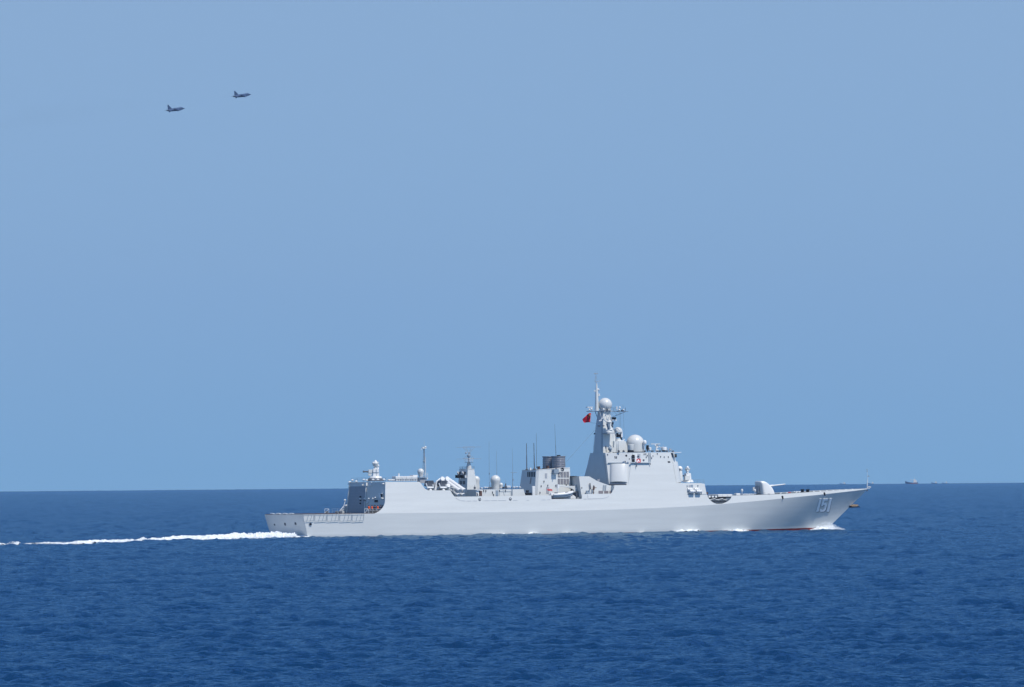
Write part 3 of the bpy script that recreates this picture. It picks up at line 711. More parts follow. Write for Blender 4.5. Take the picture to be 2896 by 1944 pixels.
for (x0, y0, x1, y1, m_) in ((490, 960, 525, 1040, 'panel'), (512, 1192, 558, 1300, 'panel')):
    mb = MB(); patch(mb, rect(c3, x0, y0, x1, y1), PF, NF, 0, .07); part(mb, 'panel_door', m_)
for (x, y) in ((422, 1180), (670, 1170), (535, 1168), (402, 1290), (470, 1100), (850, 1160)):
    mb = MB(); c = PL(c3(x, y), PF, NF); mb.box(c + NF * .1, (.12, .2, .4)); part(mb, 'wall_fitting', 'darkgrey')
for k in range(5):
    mb = MB(); patch(mb, rect(c3, 192 + k * 28, 935, 208 + k * 28, 1020), PFA, NFA, -.01, .04); part(mb, 'intake_slot', 'dark')
mb = MB(); a, b = [PL(p, PFA, NFA) + NFA * .08 for p in (c3(258, 1030), c3(240, 1140))]; mb.tube(a, b, .09); part(mb, 'drain_pipe', 'darkgrey')
mb = MB(); c = L(c3(290, 1345), -5.0); mb.box(c + Vector((0, 0, 1.0)), (.7, .5, 2.3)); part(mb, 'deck_locker', 'white', bevel=.04)
mb = MB(); c = L(c3(190, 1345), -4.6); mb.box(c + Vector((0, 0, .35)), (1.7, .8, .7)); mb.box(c + Vector((0, 0, 1.0)), (.5, .4, .5)); part(mb, 'winch', 'dark')
# roof edge and gear
mb = MB(); mb.path([A1 + Vector((0, 0, .02)), SB[1] + Vector((0, 0, .02)), SB[2] + Vector((0, 0, .02))], .07, 5); part(mb, 'roof_coaming', 'white')
rc = SB[1].lerp(SB[2], .5)
def stack(y, u):
    c = L(u, y); r = 1.53; prof = []
    hh = L(c3(720, 690), y).z - L(c3(720, 870), y).z
    for k in range(7):
        z = hh * k / 6; rr = r * (1 - .02 * k / 6 - .015)
        prof += [(rr, z), (rr * 1.06, z + .03), (rr * 1.06, z + .09), (rr, z + .13)]
    prof += [(r * .99, hh + .13), (r * 1.05, hh + .15), (r * 1.05, hh + .3), (r * .92, hh + .3), (r * .90, hh - .8)]
    mb = MB(); mb.lathe(c, prof, 36); f = part(mb, 'funnel', 'steel')
    mb = MB(); mb.lathe(c, [(r * .91, hh - .7), (r * .91, hh + .05)], 30); part(mb, 'funnel_throat', 'dark', f)
    mb = MB(); mb.lathe(c - Vector((0, 0, .3)), [(r * 1.08, -.4), (r * 1.08, .32)], 30); part(mb, 'funnel_skirt', 'dark', f)
stack(-1.72, c3(720, 868)); stack(1.72, c3(568, 872))
mb = MB(); c = L(c3(724, 690), -.9); mb.lathe(c, [(.42, -.2), (.42, .55)], 14); part(mb, 'exhaust_pipe', 'dark')
for (x, y) in ((384, 890), (537, 878)):
    mb = MB(); c = L(c3(x, y), -2.6); mb.lathe(c, [(.33, -.1), (.33, .55), (.36, .57), (.36, .62), (.2, .64)], 14); part(mb, 'exhaust_pipe', 'brown')
mb = MB(); c = L(c3(240, 910), -.5); mb.box(c + Vector((0, 0, .3)), (.35, .3, .55)); part(mb, 'roof_lamp', 'white')
for (x, yb, xt, yt, r, y) in ((180, 905, 175, 448, .12, 1.0), (310, 900, 300, 443, .12, -.6)):
    whip(L(c3(x, yb), y), L(c3(xt, yt), y), r, r * .55, 'darkgrey')
whip(L(c3(347, 870), -2.6), L(c3(343, 275), -2.6), .05, .025, 'darkgrey'); whip(L(c3(688, 905), -3.6), L(c3(655, 120), -3.6), .07, .02, 'darkgrey')
mb = MB(); c = PL(c3(645, 925), PF, NF); mb.box(c + NF * .5, (1.2, 1.0, .8)); mb.tube(c + NF * .9 + Vector((-.3, 0, 0)), c + NF * 1.0 + Vector((-.35, 0, -.9)), .1); part(mb, 'roof_camera', 'net')
mb = MB(); mb.path([PL(c3(600, 905), PF, NF) + NF * .5, PL(c3(770, 905), PF, NF) + NF * .6], .08); part(mb, 'boom_stay', 'paint')
mb = MB(); mb.tube(PL(c3(757, 920), PF, NF) + NF * .2, PL(c3(722, 1010), PF, NF) + NF * .15, .05); part(mb, 'support_strut', 'paint')

# lifebuoys, crane and boat bay
for x in (555, 590):
    mb = MB(); mb.torus(L(c3(x, 1243), -5.4), .30, .09, (0, -.6, 1)); part(mb, 'lifebuoy', 'redp')
mb = MB()
a = L(d3(1150, 720), -5.0); mb.box(a + Vector((0, 0, .55)), (1.0 * .65, .6, 1.15)); part(mb, 'crane_base', 'white', bevel=.04)
mb = MB(); pr = [L(d3(*p), -5.2) for p in ((940, 385), (1060, 388), (1120, 440), (1125, 590), (1060, 590), (1030, 500), (940, 455))]; mb.prism(pr, (0, .55, 0)); mb.mi = 0
pr = [L(d3(*p), -5.25) for p in ((560, 372), (945, 388), (945, 452), (700, 412), (560, 395))]; mb.prism(pr, (0, .45, 0)); mb.tube(L(d3(1050, 395), -5.0), L(d3(1105, 362), -5.0), .1); part(mb, 'boat_crane', 'paint')
mb = MB(); mb.box(L(d3(1155, 505), -5.0), (.42, .4, .95)); part(mb, 'crane_winch', 'white')
mb = MB(); a = L(d3(530, 400), -6.6); mb.box(a, (.45, .4, .9)); mb.tube(a - Vector((0, 0, .4)), L(d3(525, 560), -6.9), .07); mb.tube(L(d3(520, 490), -6.9), L(d3(520, 580), -6.9), .16, .12, 10); part(mb, 'crane_hook', 'white')
mb = MB()
for x in (880, 980):
    b = L(d3(x, 790), -6.6); mb.prism([b, b + Vector((1.0, 0, 0)), b + Vector((.9, 0, .45)), b + Vector((.2, 0, .9))], (0, .2, 0))
mb.tube(L(d3(940, 720), -6.4), L(d3(1050, 720), -6.4), .1); part(mb, 'boat_cradle', 'white')
for (x0, x1) in ((450, 560), (600, 700), (1120, 1180)):
    mb = MB(); a, b = L(d3(x0, 800), -6.2), L(d3(x1, 800), -6.2); mb.box((a + b) / 2 + Vector((0, 0, .15)), ((b - a).length, .5, .4)); part(mb, 'deck_fitting', 'panel')

# ------------------------------------------------------------------ deckhouse abaft the bridge
zb = L(c3(1115, 1315), -6.6).z
fh = house('boat_bay_deckhouse', [c3(1118, 1400), c3(1070, 1011), c3(1245, 1011), c3(1390, 1095), c3(1580, 1164), c3(1790, 1176), c3(1780, 1400)], -6.7, 6.7, zb, tum=.08)
PB = fh[1]; NB = Vector((0, -1, .08)).normalized()
for (x0, y0, x1, y1) in ((1810, 540, 1950, 628), (1985, 540, 2118, 626)):
    mb = MB(); patch(mb, rect(d3, x0, y0, x1, y1), PB, NB, 0, .05); part(mb, 'side_opening', 'louvre')
mb = MB(); patch(mb, [d3(2155, 540), d3(2255, 540), d3(2200, 626), d3(2155, 626)], PB, NB, 0, .05); part(mb, 'side_opening', 'louvre')
mb = MB(); q = [PL(p, PB, NB) for p in (d3(1517, 300), d3(1537, 500))]; mb.tube(q[0] + NB * .3, q[1] + NB * .3, .12); part(mb, 'stowed_pole', 'darkgrey')
c = L(d3(1465, 600), -7.2)
mb = MB(); mb.box(c + Vector((.1, 0, -.1)), (1.1, .5, .3)); mb.lathe(c + Vector((-.2, 0, .05)), [(.25, 0), (.2, .4)], 12); mb.box(c + Vector((.35, 0, .3)), (.35, .3, .4)); part(mb, 'capstan', 'net')
c = L(d3(1650, 600), -7.2)
mb = MB(); mb.tube(c + Vector((0, 0, -.6)), c + Vector((.05, 0, .6)), .1, .08); mb.box(c + Vector((.1, 0, 1.0)), (.32, .3, .8), ry=.2); mb.tube(c + Vector((.15, 0, 1.05)), c + Vector((.75, -.1, 1.1)), .06); mb.ball(c + Vector((.1, 0, 1.5)), .15, 8); part(mb, 'machine_gun', 'brown')
a, b = PL(d3(1985, 540), PB, NB) + NB * .1, PL(d3(2000, 350), PB, NB) + NB * .1; ladder(a, b, .75, (1, 0, 0), 6)
mb = MB(); patch(mb, rect(d3, 1272, 430, 1292, 470), PB, NB, 0, .1); part(mb, 'wall_fitting', 'darkgrey')
mb = MB(); c = L(d3(1790, 228), -3); mb.box(c + Vector((0, 0, .1)), (.6, .5, .45)); mb.box(c + Vector((.3, 0, .2)), (.12, .3, .6)); part(mb, 'roof_fitting', 'panel')
NBA = Vector((-1, 0, .1)).normalized()
xg = SB[2].x - .1; mb = MB(); mb.box(((xg + fh[1].x + .3) / 2, 0, fh[1].z + .03), (fh[1].x + .3 - xg, 10.4, .14)); part(mb, 'connecting_deck', 'deck')
mb = MB(); mb.box((fh[0].x - .25, -3.6, fh[0].z + 1.7), (.5, 1.1, 2.2)); mb.box((fh[0].x - .3, -5.2, fh[0].z + 1.2), (.7, .9, 1.2)); part(mb, 'bay_shade_box', 'shade')  # dark boxes added to deepen the shade inside the boat bay
for k in range(4):
    mb = MB(); a = Vector((fh[0].x + .02, -5.6 + k * 1.0, fh[0].z + 1)); mb.box(a + Vector((.15, 0, 1.8)), (.5, .08, 4.5)); part(mb, 'bay_shade_rib', 'shade')  # dark ribs added to darken the shaded bulkhead

# ------------------------------------------------------------------ bridge superstructure and tower mast
z1 = Z(1776.5, 1372.2); z2 = Z(1790, 1280.6)
side0 = SP((1776.5, 1372.2)); side1 = SP((1790, 1280.6)); f0 = SP((1913, 1366)); f1 = SP((1897, 1280.0))
a0 = L((1723, 1372.2), -5.3); a1 = L((1712, 1280.4), -3.1)
def ringp(s, fz, a, zz, chx, ins=.10):
    sy = s.y + ins; fy = fz.y + ins
    st = [Vector((a.x, a.y, zz)), Vector((s.x, sy, zz)), Vector((fz.x, fy, zz)), Vector((fz.x + chx, fy + chx, zz))]
    return st + [mir(p) for p in st[::-1]]
mb = MB(); mb.loft([ringp(side0, f0, a0, z1, 3.3), ringp(side1, f1, a1, z2, 3.0)]); roofs(part(mb, 'bridge_superstructure', 'paint'))
# chamfer plane (faces aft and starboard) and forward chamfer plane
pA, pB, pC = Vector((a0.x, a0.y, z1)), Vector((side0.x, side0.y + .1, z1)), Vector((a1.x, a1.y, z2))
NC = (pB - pA).cross(pC - pA).normalized(); NC = NC if NC.y < 0 else -NC
pD, pE = Vector((f0.x, f0.y + .1, z1)), Vector((f0.x + 3.3, f0.y + 3.4, z1)); pG = Vector((f1.x, f1.y + .1, z2))
ND = (pE - pD).cross(pG - pD).normalized(); ND = ND if ND.x > 0 else -ND
def array_cover(quad, N, dirx, n=14, bulge=.62):
    # quad: tl, tr, br, bl on the wall; a cover bowed outwards between its left and right edges
    tl_, tr_, br_, bl_ = quad; mb = MB(); cols = []
    for i in range(n + 1):
        t = i / n; o = N * (.12 + bulge * math.sqrt(max(0, 1 - (2 * t - 1) ** 2)) ** 1.2)
        tp, bp = tl_.lerp(tr_, t), bl_.lerp(br_, t)
        cols.append([tp, tp + o * .93, tp + o + (bp - tp) * .03, bp + o, bp + o * .3 + (tp - bp) * -.02, bp])
    k = 6; vs = [p for c in cols for p in c]; fs = []
    for i in range(n):
        for j in range(k - 1): fs.append((i * k + j, (i + 1) * k + j, (i + 1) * k + j + 1, i * k + j + 1))
    fs += [tuple(range(k)), tuple(len(vs) - k + j for j in range(k))[::-1]]
    mb.add(vs, fs); return part(mb, 'radar_array_cover', 'dome')
array_cover([PL(p, pA, NC) for p in (d4(255, 728), d4(735, 728), d4(722, 1222), d4(243, 1222))], NC, 1)
mb = MB(); patch(mb, [d4(228, 1272), d4(705, 1276), d4(702, 1300), d4(222, 1303)], pA, NC, 0, .5); part(mb, 'array_shadow_strip', 'shade')  # dark strip painted as the shadow line under the array cover
mb = MB(); patch(mb, [d4(250, 1222), d4(722, 1222), d4(700, 1262), d4(250, 1262)], pA, NC, 0, .12); part(mb, 'array_vent', 'panel')
# forward array cover
tq = [pD.lerp(pG, .70), pE.lerp(pG + Vector((3, 3.05, 0)), .70), pE.lerp(pG + Vector((3, 3.05, 0)), .05), pD.lerp(pG, .05)]
tl2, tr2, br2, bl2 = tq[0].lerp(tq[1], .06), tq[0].lerp(tq[1], .9), tq[3].lerp(tq[2], .9), tq[3].lerp(tq[2], .06)
array_cover([tl2, tr2, br2, bl2], ND, 1)
mb = MB(); mb.box(Vector((f0.x + 1.0, f0.y + .6, z1 + .1)), (1.2, .8, .35)); part(mb, 'array_shadow_strip', 'shade')  # same painted shadow below the forward cover
# port-side covers
for qd, N in (([PL(p, pA, NC) for p in (d4(255, 728), d4(735, 728), d4(722, 1222), d4(243, 1222))], NC), ([tl2, tr2, br2, bl2], ND)):
    array_cover([mir(p) for p in qd], mir(N), 1)
# bridge side fittings
def SPo(p): return SP(p)
PS = SP((1840, 1295)); NS = Vector((0, -1, TUM)).normalized()
def onside(pts, t1=.06, t0=-.02):
    mb = MB(); patch(mb, pts, PS, NS, t0, t1); return mb
part(onside([d4(800, 680), d4(1345, 678), d4(1345, 692), d4(800, 692)], .35), 'bridge_wing_ledge', 'net')
mb = MB(); patch(mb, [d4(190, 684), d4(770, 680), d4(770, 692), d4(190, 696)], pA, NC, 0, .3); part(mb, 'bridge_wing_ledge', 'net')
part(onside(rect(d4, 852, 460, 925, 560)), 'wing_opening', 'dark'); part(onside(rect(d4, 852, 575, 925, 655)), 'wing_opening', 'dark')
part(onside(rect(d4, 1010, 432, 1082, 555)), 'wing_window', 'panel')
part(onside(rect(d4, 935, 470, 1008, 655), .12), 'wing_door', 'white')
mb = MB(); c = PL(d4(1015, 510), PS, NS); mb.torus(c + NS * .15, .26, .07, NS); mb.mi = 1; mb.lathe(c + NS * .02, [(.24, 0), (.22, .1)], 14, axis=NS); part(mb, 'porthole', ['net', 'dark'])
mb = MB(); c = PL(d4(698, 483), PS, NS); mb.lathe(c - NS * .05, [(.24, 0), (.23, .1)], 16, axis=NS); part(mb, 'porthole', 'dark')
mb = onside(rect(d4, 975, 572, 1088, 680), .14); mb.mi = 1
for (x0, y0, x1, y1) in ((990, 640, 1012, 680), (1010, 600, 1030, 645), (1028, 590, 1050, 630), (1040, 620, 1066, 650)): patch(mb, rect(d4, x0, y0, x1, y1), PS + NS * .14, NS, 0, .02)
part(mb, 'red_name_board', ['redp', 'numw'])
part(onside([d4(1845, 638), d4(1912, 638), d4(1916, 678), d4(1850, 678)], .03), 'side_window', 'dark')
for (x, y) in ((385, 515), (428, 515), (390, 548), (430, 548), (180, 455), (480, 450), (1190, 440), (1235, 435), (1275, 480), (1248, 525), (1430, 492), (1395, 545), (1555, 430), (1645, 510), (1745, 520), (1860, 518), (745, 430), (1165, 600), (1185, 605), (780, 575)):
    mb = MB(); P_, N_ = (pA, NC) if x < 760 else (PS, NS); c = PL(d4(x, y), P_, N_); mb.box(c + N_ * .06, (.16, .2, .26)); part(mb, 'wall_fitting', 'darkgrey')
mb = MB(); patch(mb, rect(d4, 658, 635, 685, 675), pA, NC, 0, .2); part(mb, 'wall_fitting', 'darkgrey')
mb = MB(); mb.path([PL(p, PS, NS) + NS * .3 for p in (d4(1345, 690), d4(1348, 740))], .08); part(mb, 'ledge_bracket', 'darkgrey')
mb = MB(); mb.path([PL(p, PS, NS) + NS * .35 for p in (d4(985, 680), d4(960, 740), d4(962, 800))], .09); part(mb, 'hanging_fender', 'darkgrey')
part(onside(rect(d4, 1385, 485, 1415, 545), .15), 'wall_box', 'white')
for (pts) in ([d4(200, 565), d4(740, 570)], [d4(310, 440), d4(310, 660)], [d4(525, 440), d4(530, 660)], [d4(225, 600), d4(265, 665)]):
    mb = MB(); a, b = [PL(p, pA, NC) + NC * .02 for p in pts]; mb.tube(a, b, .022, n=4); part(mb, 'plate_seam', 'paint')
a, b = PL(d4(1340, 650), PS, NS) + NS * .12, PL(d4(1335, 400), PS, NS) + NS * .12; ladder(a, b, .5, (1, 0, 0), 8)
# bridge front windows and wing tip
mb = MB(); fx = f1.x; 
for k in range(9):
    y = (k - 4) * 1.05
    mb.box((fx + 3.02, y, z2 - .75), (.12, .85, .75))
part(mb, 'bridge_window_band', 'glass')
mb = MB(); c = Vector((fx + .9, f1.y + 1.0, z2 - .75)); mb.box(c + Vector((.12, -.1, 0)), (.08, 1.5, .95), rz=math.radians(-45)); part(mb, 'corner_window', 'shade')
mb = MB(); mb.box((fx + 1.2, f1.y + .9, z2 - .03), (3.2, 1.8, .12)); part(mb, 'roof_visor', 'white')
# bridge roof gear
def Rf(p, y): return L(p, y)
c = Rf(d4(945, 375), -2.2); r = 2.02
mb = MB(); hcyl = Rf(d4(945, 145), -2.2).z - c.z
mb.lathe(c, [(r * 1.0, 0), (r, hcyl)] + [(r * math.cos(a), hcyl + r * .98 * math.sin(a)) for a in np.linspace(.12, 1.55, 14)], 40); part(mb, 'large_radome', 'dome')
mb = MB(); mb.lathe(c - Vector((0, 0, .15)), [(r * 1.05, 0), (r * 1.05, .15)], 36); part(mb, 'radome_plinth', 'dark')
c = Rf(d4(822, 330), -5.0); mb = MB(); mb.lathe(c, [(.66, 0), (.68, .05), (.68, 1.2), (.6, 1.27)], 26); part(mb, 'drum_radome', 'dome')
mb = MB(); mb.lathe(c - Vector((0, 0, .4)), [(.72, 0), (.62, .4)], 20); part(mb, 'radome_plinth', 'dark')
mb = MB(); c = Rf(d4(1210, 375), -4.5); t = Rf(d4(1210, 150), -4.5); mb.tube(c, t, .05, n=6); mb.lathe(t, [(.2, -.15), (.38, 0), (.4, .35)] + [(.4 * math.cos(a), .35 + .45 * math.sin(a)) for a in np.linspace(.2, 1.5, 5)], 18); part(mb, 'satcom_dome', 'white')
mb = MB(); c = Rf(d4(1285, 370), -4.5); mb.tube(c, c + Vector((0, 0, .5)), .12); mb.box(c + Vector((0, 0, .8)), (.45, .4, .7)); mb.box(c + Vector((.05, 0, 1.25)), (.5, .3, .35)); part(mb, 'searchlight', 'dark')
mb = MB(); c = Rf(d4(1350, 370), -4.3); mb.tube(c, c + Vector((0, 0, .4)), .1); mb.lathe(c + Vector((0, 0, .3)), [(.36, 0), (.38, .55), (.3, .62)], 16); part(mb, 'signal_lamp', 'white')
mb = MB(); c = Rf(d4(1530, 370), -3.5); mb.lathe(c, [(.3, 0), (.14, .5), (.14, 1.2)], 10); mb.box(c + Vector((.25, 0, 1.2)), (.3, .3, .9)); mb.box(c + Vector((-.2, 0, 1.7)), (2.05, .25, .18), rz=-STH * .8); mb.ball(c + Vector((-.35, -.2, 1.35)), .2, 8); mb.ball(c + Vector((.3, -.1, .3)), .25, 8, .6); part(mb, 'navigation_radar', 'white')
mb = MB(); c = Rf(d4(1740, 375), -4.5); mb.lathe(c, [(.4, 0), (.4, .35)], 14); part(mb, 'radome_plinth', 'dark')
mb = MB(); mb.lathe(c + Vector((0, 0, .36)), [(.58, 0), (.62, .04), (.62, .66), (.52, .72)], 24); part(mb, 'drum_radome', 'white')
mb = MB(); mb.tube(Rf(d4(1670, 260), -4.5), Rf(d4(1600, 230), -4.5), .06); mb.ball(Rf(d4(1605, 235), -4.5), .15, 8); part(mb, 'sensor_arm', 'white')
mb = MB()
for k in range(5):
    c = Rf(d4(1820 + 30 * k, 375), -4.8); mb.tube(c, c + Vector((.25 * (-1) ** k, 0, .75)), .05)
mb.ball(Rf(d4(1920, 320), -4.8), .18, 8); mb.ball(Rf(d4(1918, 290), -4.8), .1, 6); part(mb, 'direction_finder', 'panel')
for (x, y) in ((1215, 370), (1420, 368), (1560, 360), (1640, 366), (1830, 368), (1990, 395), (625, 370), (490, 355)):
    mb = MB(); c = Rf(d4(x, 380), -5.0); mb.box(c + Vector((0, 0, .15)), (.4, .3, .32)); part(mb, 'roof_fitting', 'darkgrey')
for (x, y0, y1) in ((1330, 300, 40), (1720, 260, 150)):
    whip(Rf(d4(x, y0), -3), Rf(d4(x, y1), -3), .03, .015, 'white', False)
mb = MB(); mb.box(Rf(d4(2000, 398), -5.2), (1.0, .8, .12)); part(mb, 'wing_tip_light', 'white')
railing([Rf(d4(1150, 383), -6.4), Rf(d4(1900, 383), -6.4)], .35, 1.2, 'darkgrey', rows=1)

# tower: broad lower aft part and the mast above it
mA0 = L(m2(690, 1358), -2.1); zm0 = z2 - .05
zt = L(m2(690, 165), -1.1).z
def mring(hw, xa, ln, z): return [Vector((xa, -hw, z)), Vector((xa + ln, -hw * .82, z)), Vector((xa + ln, hw * .82, z)), Vector((xa, hw, z))]
xb = L(m2(690, 1358), -2.05).x; xt_ = L(m2(690, 200), -1.12).x
mb = MB(); mb.loft([mring(2.05, xb, 4.4, zm0), mring(1.12, xt_, 1.95, zt)]); part(mb, 'tower_mast', 'paint')
PMt = Vector((xb, -2.05, zm0)); NMt = Vector((.02, -1, (2.05 - 1.12) / (zt - zm0))).normalized()
NMa = Vector((-1, 0, (xt_ - xb) / (zt - zm0))).normalized()
# stepped house before the mast
ps = [m2(1000, 1358), m2(1020, 1022), m2(1350, 1022), m2(1412, 1210), m2(1415, 1358)]
q = [tl(p, -2.25, .05, zm0) for p in ps]; mb = MB(); mb.loft([q, [mir(a) for a in q]]); part(mb, 'director_house', 'paint')
ladder(L(m2(1110, 1350), -2.32), L(m2(1108, 1030), -2.1), .55, (1, 0, 0), 9, r=.025)
ladder(Vector((a0.x - .1, -4.75, z1 + .4)), Vector((a1.x - .1, -2.7, z2 - .2)), .5, (0, 1, 0), 14, 'mast_ladder', r=.03)
ladder(PMt + Vector((-.05, .45, .3)), Vector((xt_ - .05, -.75, zt - .6)), .4, (0, 1, 0), 16, 'mast_ladder', r=.025)
# mast platform with yard
zp = L(m1(740, 1215), 0).z
mb = MB(); mb.loft([[Vector((xt_ - .5, -1.4, zp - .06)), Vector((xt_ + 3.6, -1.4, zp - .06)), Vector((xt_ + 3.6, 1.4, zp - .06)), Vector((xt_ - .5, 1.4, zp - .06))], [Vector((xt_ - .5, -1.4, zp + .06)), Vector((xt_ + 3.6, -1.4, zp + .06)), Vector((xt_ + 3.6, 1.4, zp + .06)), Vector((xt_ - .5, 1.4, zp + .06))]]); plt = part(mb, 'mast_platform', 'panel')
yd = L(m1(180, 1215), 4.2); ye = L(m1(1280, 1215), -4.2); mb = MB()
mid = Vector((xt_ + .9, 0, zp))
mb.tube(yd, ye, .09, n=6); mb.tube(yd + Vector((.5, .1, 0)), ye + Vector((.5, -.1, 0)), .06, n=6)
mb.tube(ye, L(m2(900, 340), -1.4), .07, n=6); mb.tube(yd.lerp(ye, .22), L(m2(520, 340), 1.4), .08, n=6); mb.tube(yd.lerp(ye, .30), L(m2(540, 290), 1.2), .1, n=6)
for k in range(4):
    a = ye.lerp(mid, .15 + .2 * k); mb.tube(a, ye.lerp(L(m2(900, 340), -1.4), .15 + .2 * k), .03, n=4)
part(mb, 'yard_arm', 'net')
mb = MB()
for (p, q_) in (((690, 240), (640, 400)), ((780, 210), (720, 330)), ((700, 330), (580, 420)), ((760, 240), (830, 400)), ((870, 230), (820, 270)), ((880, 210), (930, 530)), ((840, 300), (860, 430)), ((690, 330), (620, 415)), ((590, 180), (640, 360))):
    mb.tube(L(m2(*p), -1.9), L(m2(*q_), -1.6), .06, n=5)
mb.box(L(m2(580, 420), -2), (.35, .3, .25)); mb.box(L(m2(625, 410), -2), (.2, .2, .2)); part(mb, 'mast_stays', 'white')
# mast-head dome
c = L(m1(700, 1030), -.2); r = 1.53
mb = MB(); mb.lathe(c, [(.9, -1.45), (1.05, -1.3), (1.28, -.82)] + [(r * math.cos(a), r * math.sin(a)) for a in np.linspace(-.55, 1.55, 16)], 36); part(mb, 'masthead_radome', 'dome')
mb = MB(); mb.lathe(c + Vector((0, 0, -1.42)), [(1.05, -.35), (1.1, .0), (1.45, .12), (1.5, .25), (1.3, .26)], 26); part(mb, 'radome_ring', 'white')
mb = MB(); pc = Vector((c.x - .8, 0, zp + .06))
railing([Vector((xt_ + .1, -1.35, zp)), Vector((xt_ + 1.6, -1.35, zp))], 1.05, .7, 'net', rows=4); railing([Vector((xt_ + 3.5, -1.35, zp)), Vector((xt_ + 3.5, 1.3, zp))], .8, 1.2, 'net')
# pole mast
pb = L(m1(470, 1195), .3); pt = L(m1(450, 440), .3)
mb = MB(); mb.lathe(pb, [(.50, 0), (.44, .5), (.38, 2.0), (.30, 4.2), (.12, pt.z - pb.z)], 12); pole = part(mb, 'pole_mast', 'paint')
mb = MB(); tp = L(m1(445, 100), .3); 
mb.tube(pt, L(m1(445, 380), .3), .07); mb.path([L(m1(410, 380), .3), L(m1(445, 385), .3), L(m1(480, 395), .3), L(m1(520, 378), .3), L(m1(575, 375), .3)], .05, 5)
mb.path([L(m1(412, 375), .3), L(m1(440, 220), .3), L(m1(480, 340), .3)], .03, 5); mb.tube(L(m1(443, 380), .3), tp, .03, .015, 6)
mb.tube(L(m1(390, 165), .3), L(m1(490, 165), .3), .05); mb.tube(L(m1(400, 150), .5), L(m1(400, 185), .5), .05); mb.tube(L(m1(485, 145), .1), L(m1(485, 185), .1), .06); mb.ball(L(m1(440, 175), .3), .14, 8); part(mb, 'mast_head_antenna', 'panel', pole)
mb = MB(); mb.ball(L(m1(512, 610), .1), .23, 10); mb.path([L(m1(470, 690), .3), L(m1(500, 665), .2), L(m1(515, 640), .1)], .06); mb.box(L(m1(415, 650), .4), (.4, .25, .2)); mb.ball(L(m1(403, 640), .4), .12, 8)
mb.path([L(m1(490, 810), .2), L(m1(530, 785), .1)], .09); mb.lathe(L(m1(532, 780), .1), [(.28, 0), (.28, .05), (.16, .07), (.16, .42), (.1, .46)], 12); part(mb, 'mast_lamps', 'white', pole)
# gear on the yard
mb = MB(); c = L(m1(262, 1100), 3.2); mb.box(c, (1.55, .25, .22), rz=-.25); mb.tube(c, c - Vector((0, 0, .9)), .08); mb.ball(c + Vector((.45, -.2, -.45)), .24, 10); mb.ball(c + Vector((0, 0, -.55)), .2, 10); part(mb, 'yard_radar', 'white')
mb = MB(); mb.tube(L(m1(1020, 1165), -2.6), L(m1(1018, 1075), -2.6), .16, n=10); part(mb, 'yard_beacon', 'white'); mb = MB(); mb.ball(L(m1(1105, 1110), -3.0), .25, 10); mb.ball(L(m1(1090, 1175), -3.0), .22, 10); mb.tube(L(m1(1100, 1205), -3), L(m1(1104, 1120), -3), .06); part(mb, 'yard_domes', 'white'); mb = MB(); mb.ball(L(m1(1210, 1170), -3.6), .2, 8); part(mb, 'yard_dome', 'white')
mb = MB(); mb.box(L(m1(1180, 1190), -3.6), (.55, .3, .35)); mb.tube(L(m1(1258, 1200), -4), L(m1(1260, 1110), -4), .05); mb.box(L(m1(1060, 1215), -3), (.5, .3, .2)); mb.box(L(m1(760, 1180), -1.6), (.3, .3, .6)); mb.tube(L(m1(1195, 1190), -3.7), L(m1(1195, 1040), -3.7), .02); part(mb, 'yard_lamps', 'shade')
mb = MB(); mb.ball(L(m1(655, 1160), -1.6), .24, 10); mb.tube(L(m1(655, 1200), -1.6), L(m1(655, 1150), -1.6), .08); part(mb, 'platform_lamp', 'white')
mb = MB(); mb.box(L(m2(1010, 355), -1.2), (.8, .5, .55)); part(mb, 'camera_cluster', 'dark')
mb = MB(); mb.box(L(m2(1005, 408), -1.3), (1.25, .5, .3)); mb.tube(L(m2(900, 380), -1.0), L(m2(1080, 380), -1.2), .08); part(mb, 'surface_radar', 'white')
mb = MB(); mb.box(L(m2(970, 480), -1.3), (.3, .3, .45)); mb.ball(L(m2(965, 575), -1.3), .2, 8); mb.ball(L(m2(975, 520), -1.3), .17, 8); mb.box(L(m2(700, 572), -1.75), (.35, .2, .25)); mb.box(L(m2(440, 808), 1.9), (.3, .3, .35)); mb.box(L(m2(560, 575), 0), (.4, .4, .2)); part(mb, 'mast_sensors', 'shade')
# director on its platform, casting the square shade on the mast side
c = L(m2(870, 790), -2.9)
mb = MB(); mb.loft([[c + Vector((-.95, -.75, -.1)), c + Vector((1.2, -.75, -.1)), c + Vector((1.2, 1.6, -.1)), c + Vector((-.95, 1.6, -.1))], [c + Vector((-.95, -.75, .06)), c + Vector((1.2, -.75, .06)), c + Vector((1.2, 1.6, .06)), c + Vector((-.95, 1.6, .06))]]); mb.path([c + Vector((1.2, -.4, 0)), c + Vector((1.6, -.3, -.5)), c + Vector((1.6, -.1, -1.8))], .09); part(mb, 'director_platform', 'panel')
mb = MB(); mb.lathe(c, [(.75, .05), (.75, .3), (.62, .45), (.55, .7)], 20); mb.lathe(c + Vector((0, 0, 2.2)), [(.25, .0), (.62, .1), (.66, .3), (.4, .45), (.3, .7), (.12, .72)], 20); mb.tube(c + Vector((0, .2, .6)), c + Vector((0, .2, 2.3)), .35, .3, 12); mb.lathe(c + Vector((.12, -.25, .7)), [(.52, 0), (.25, .7), (.05, 1.1)], 14); part(mb, 'fire_control_director', 'paint')
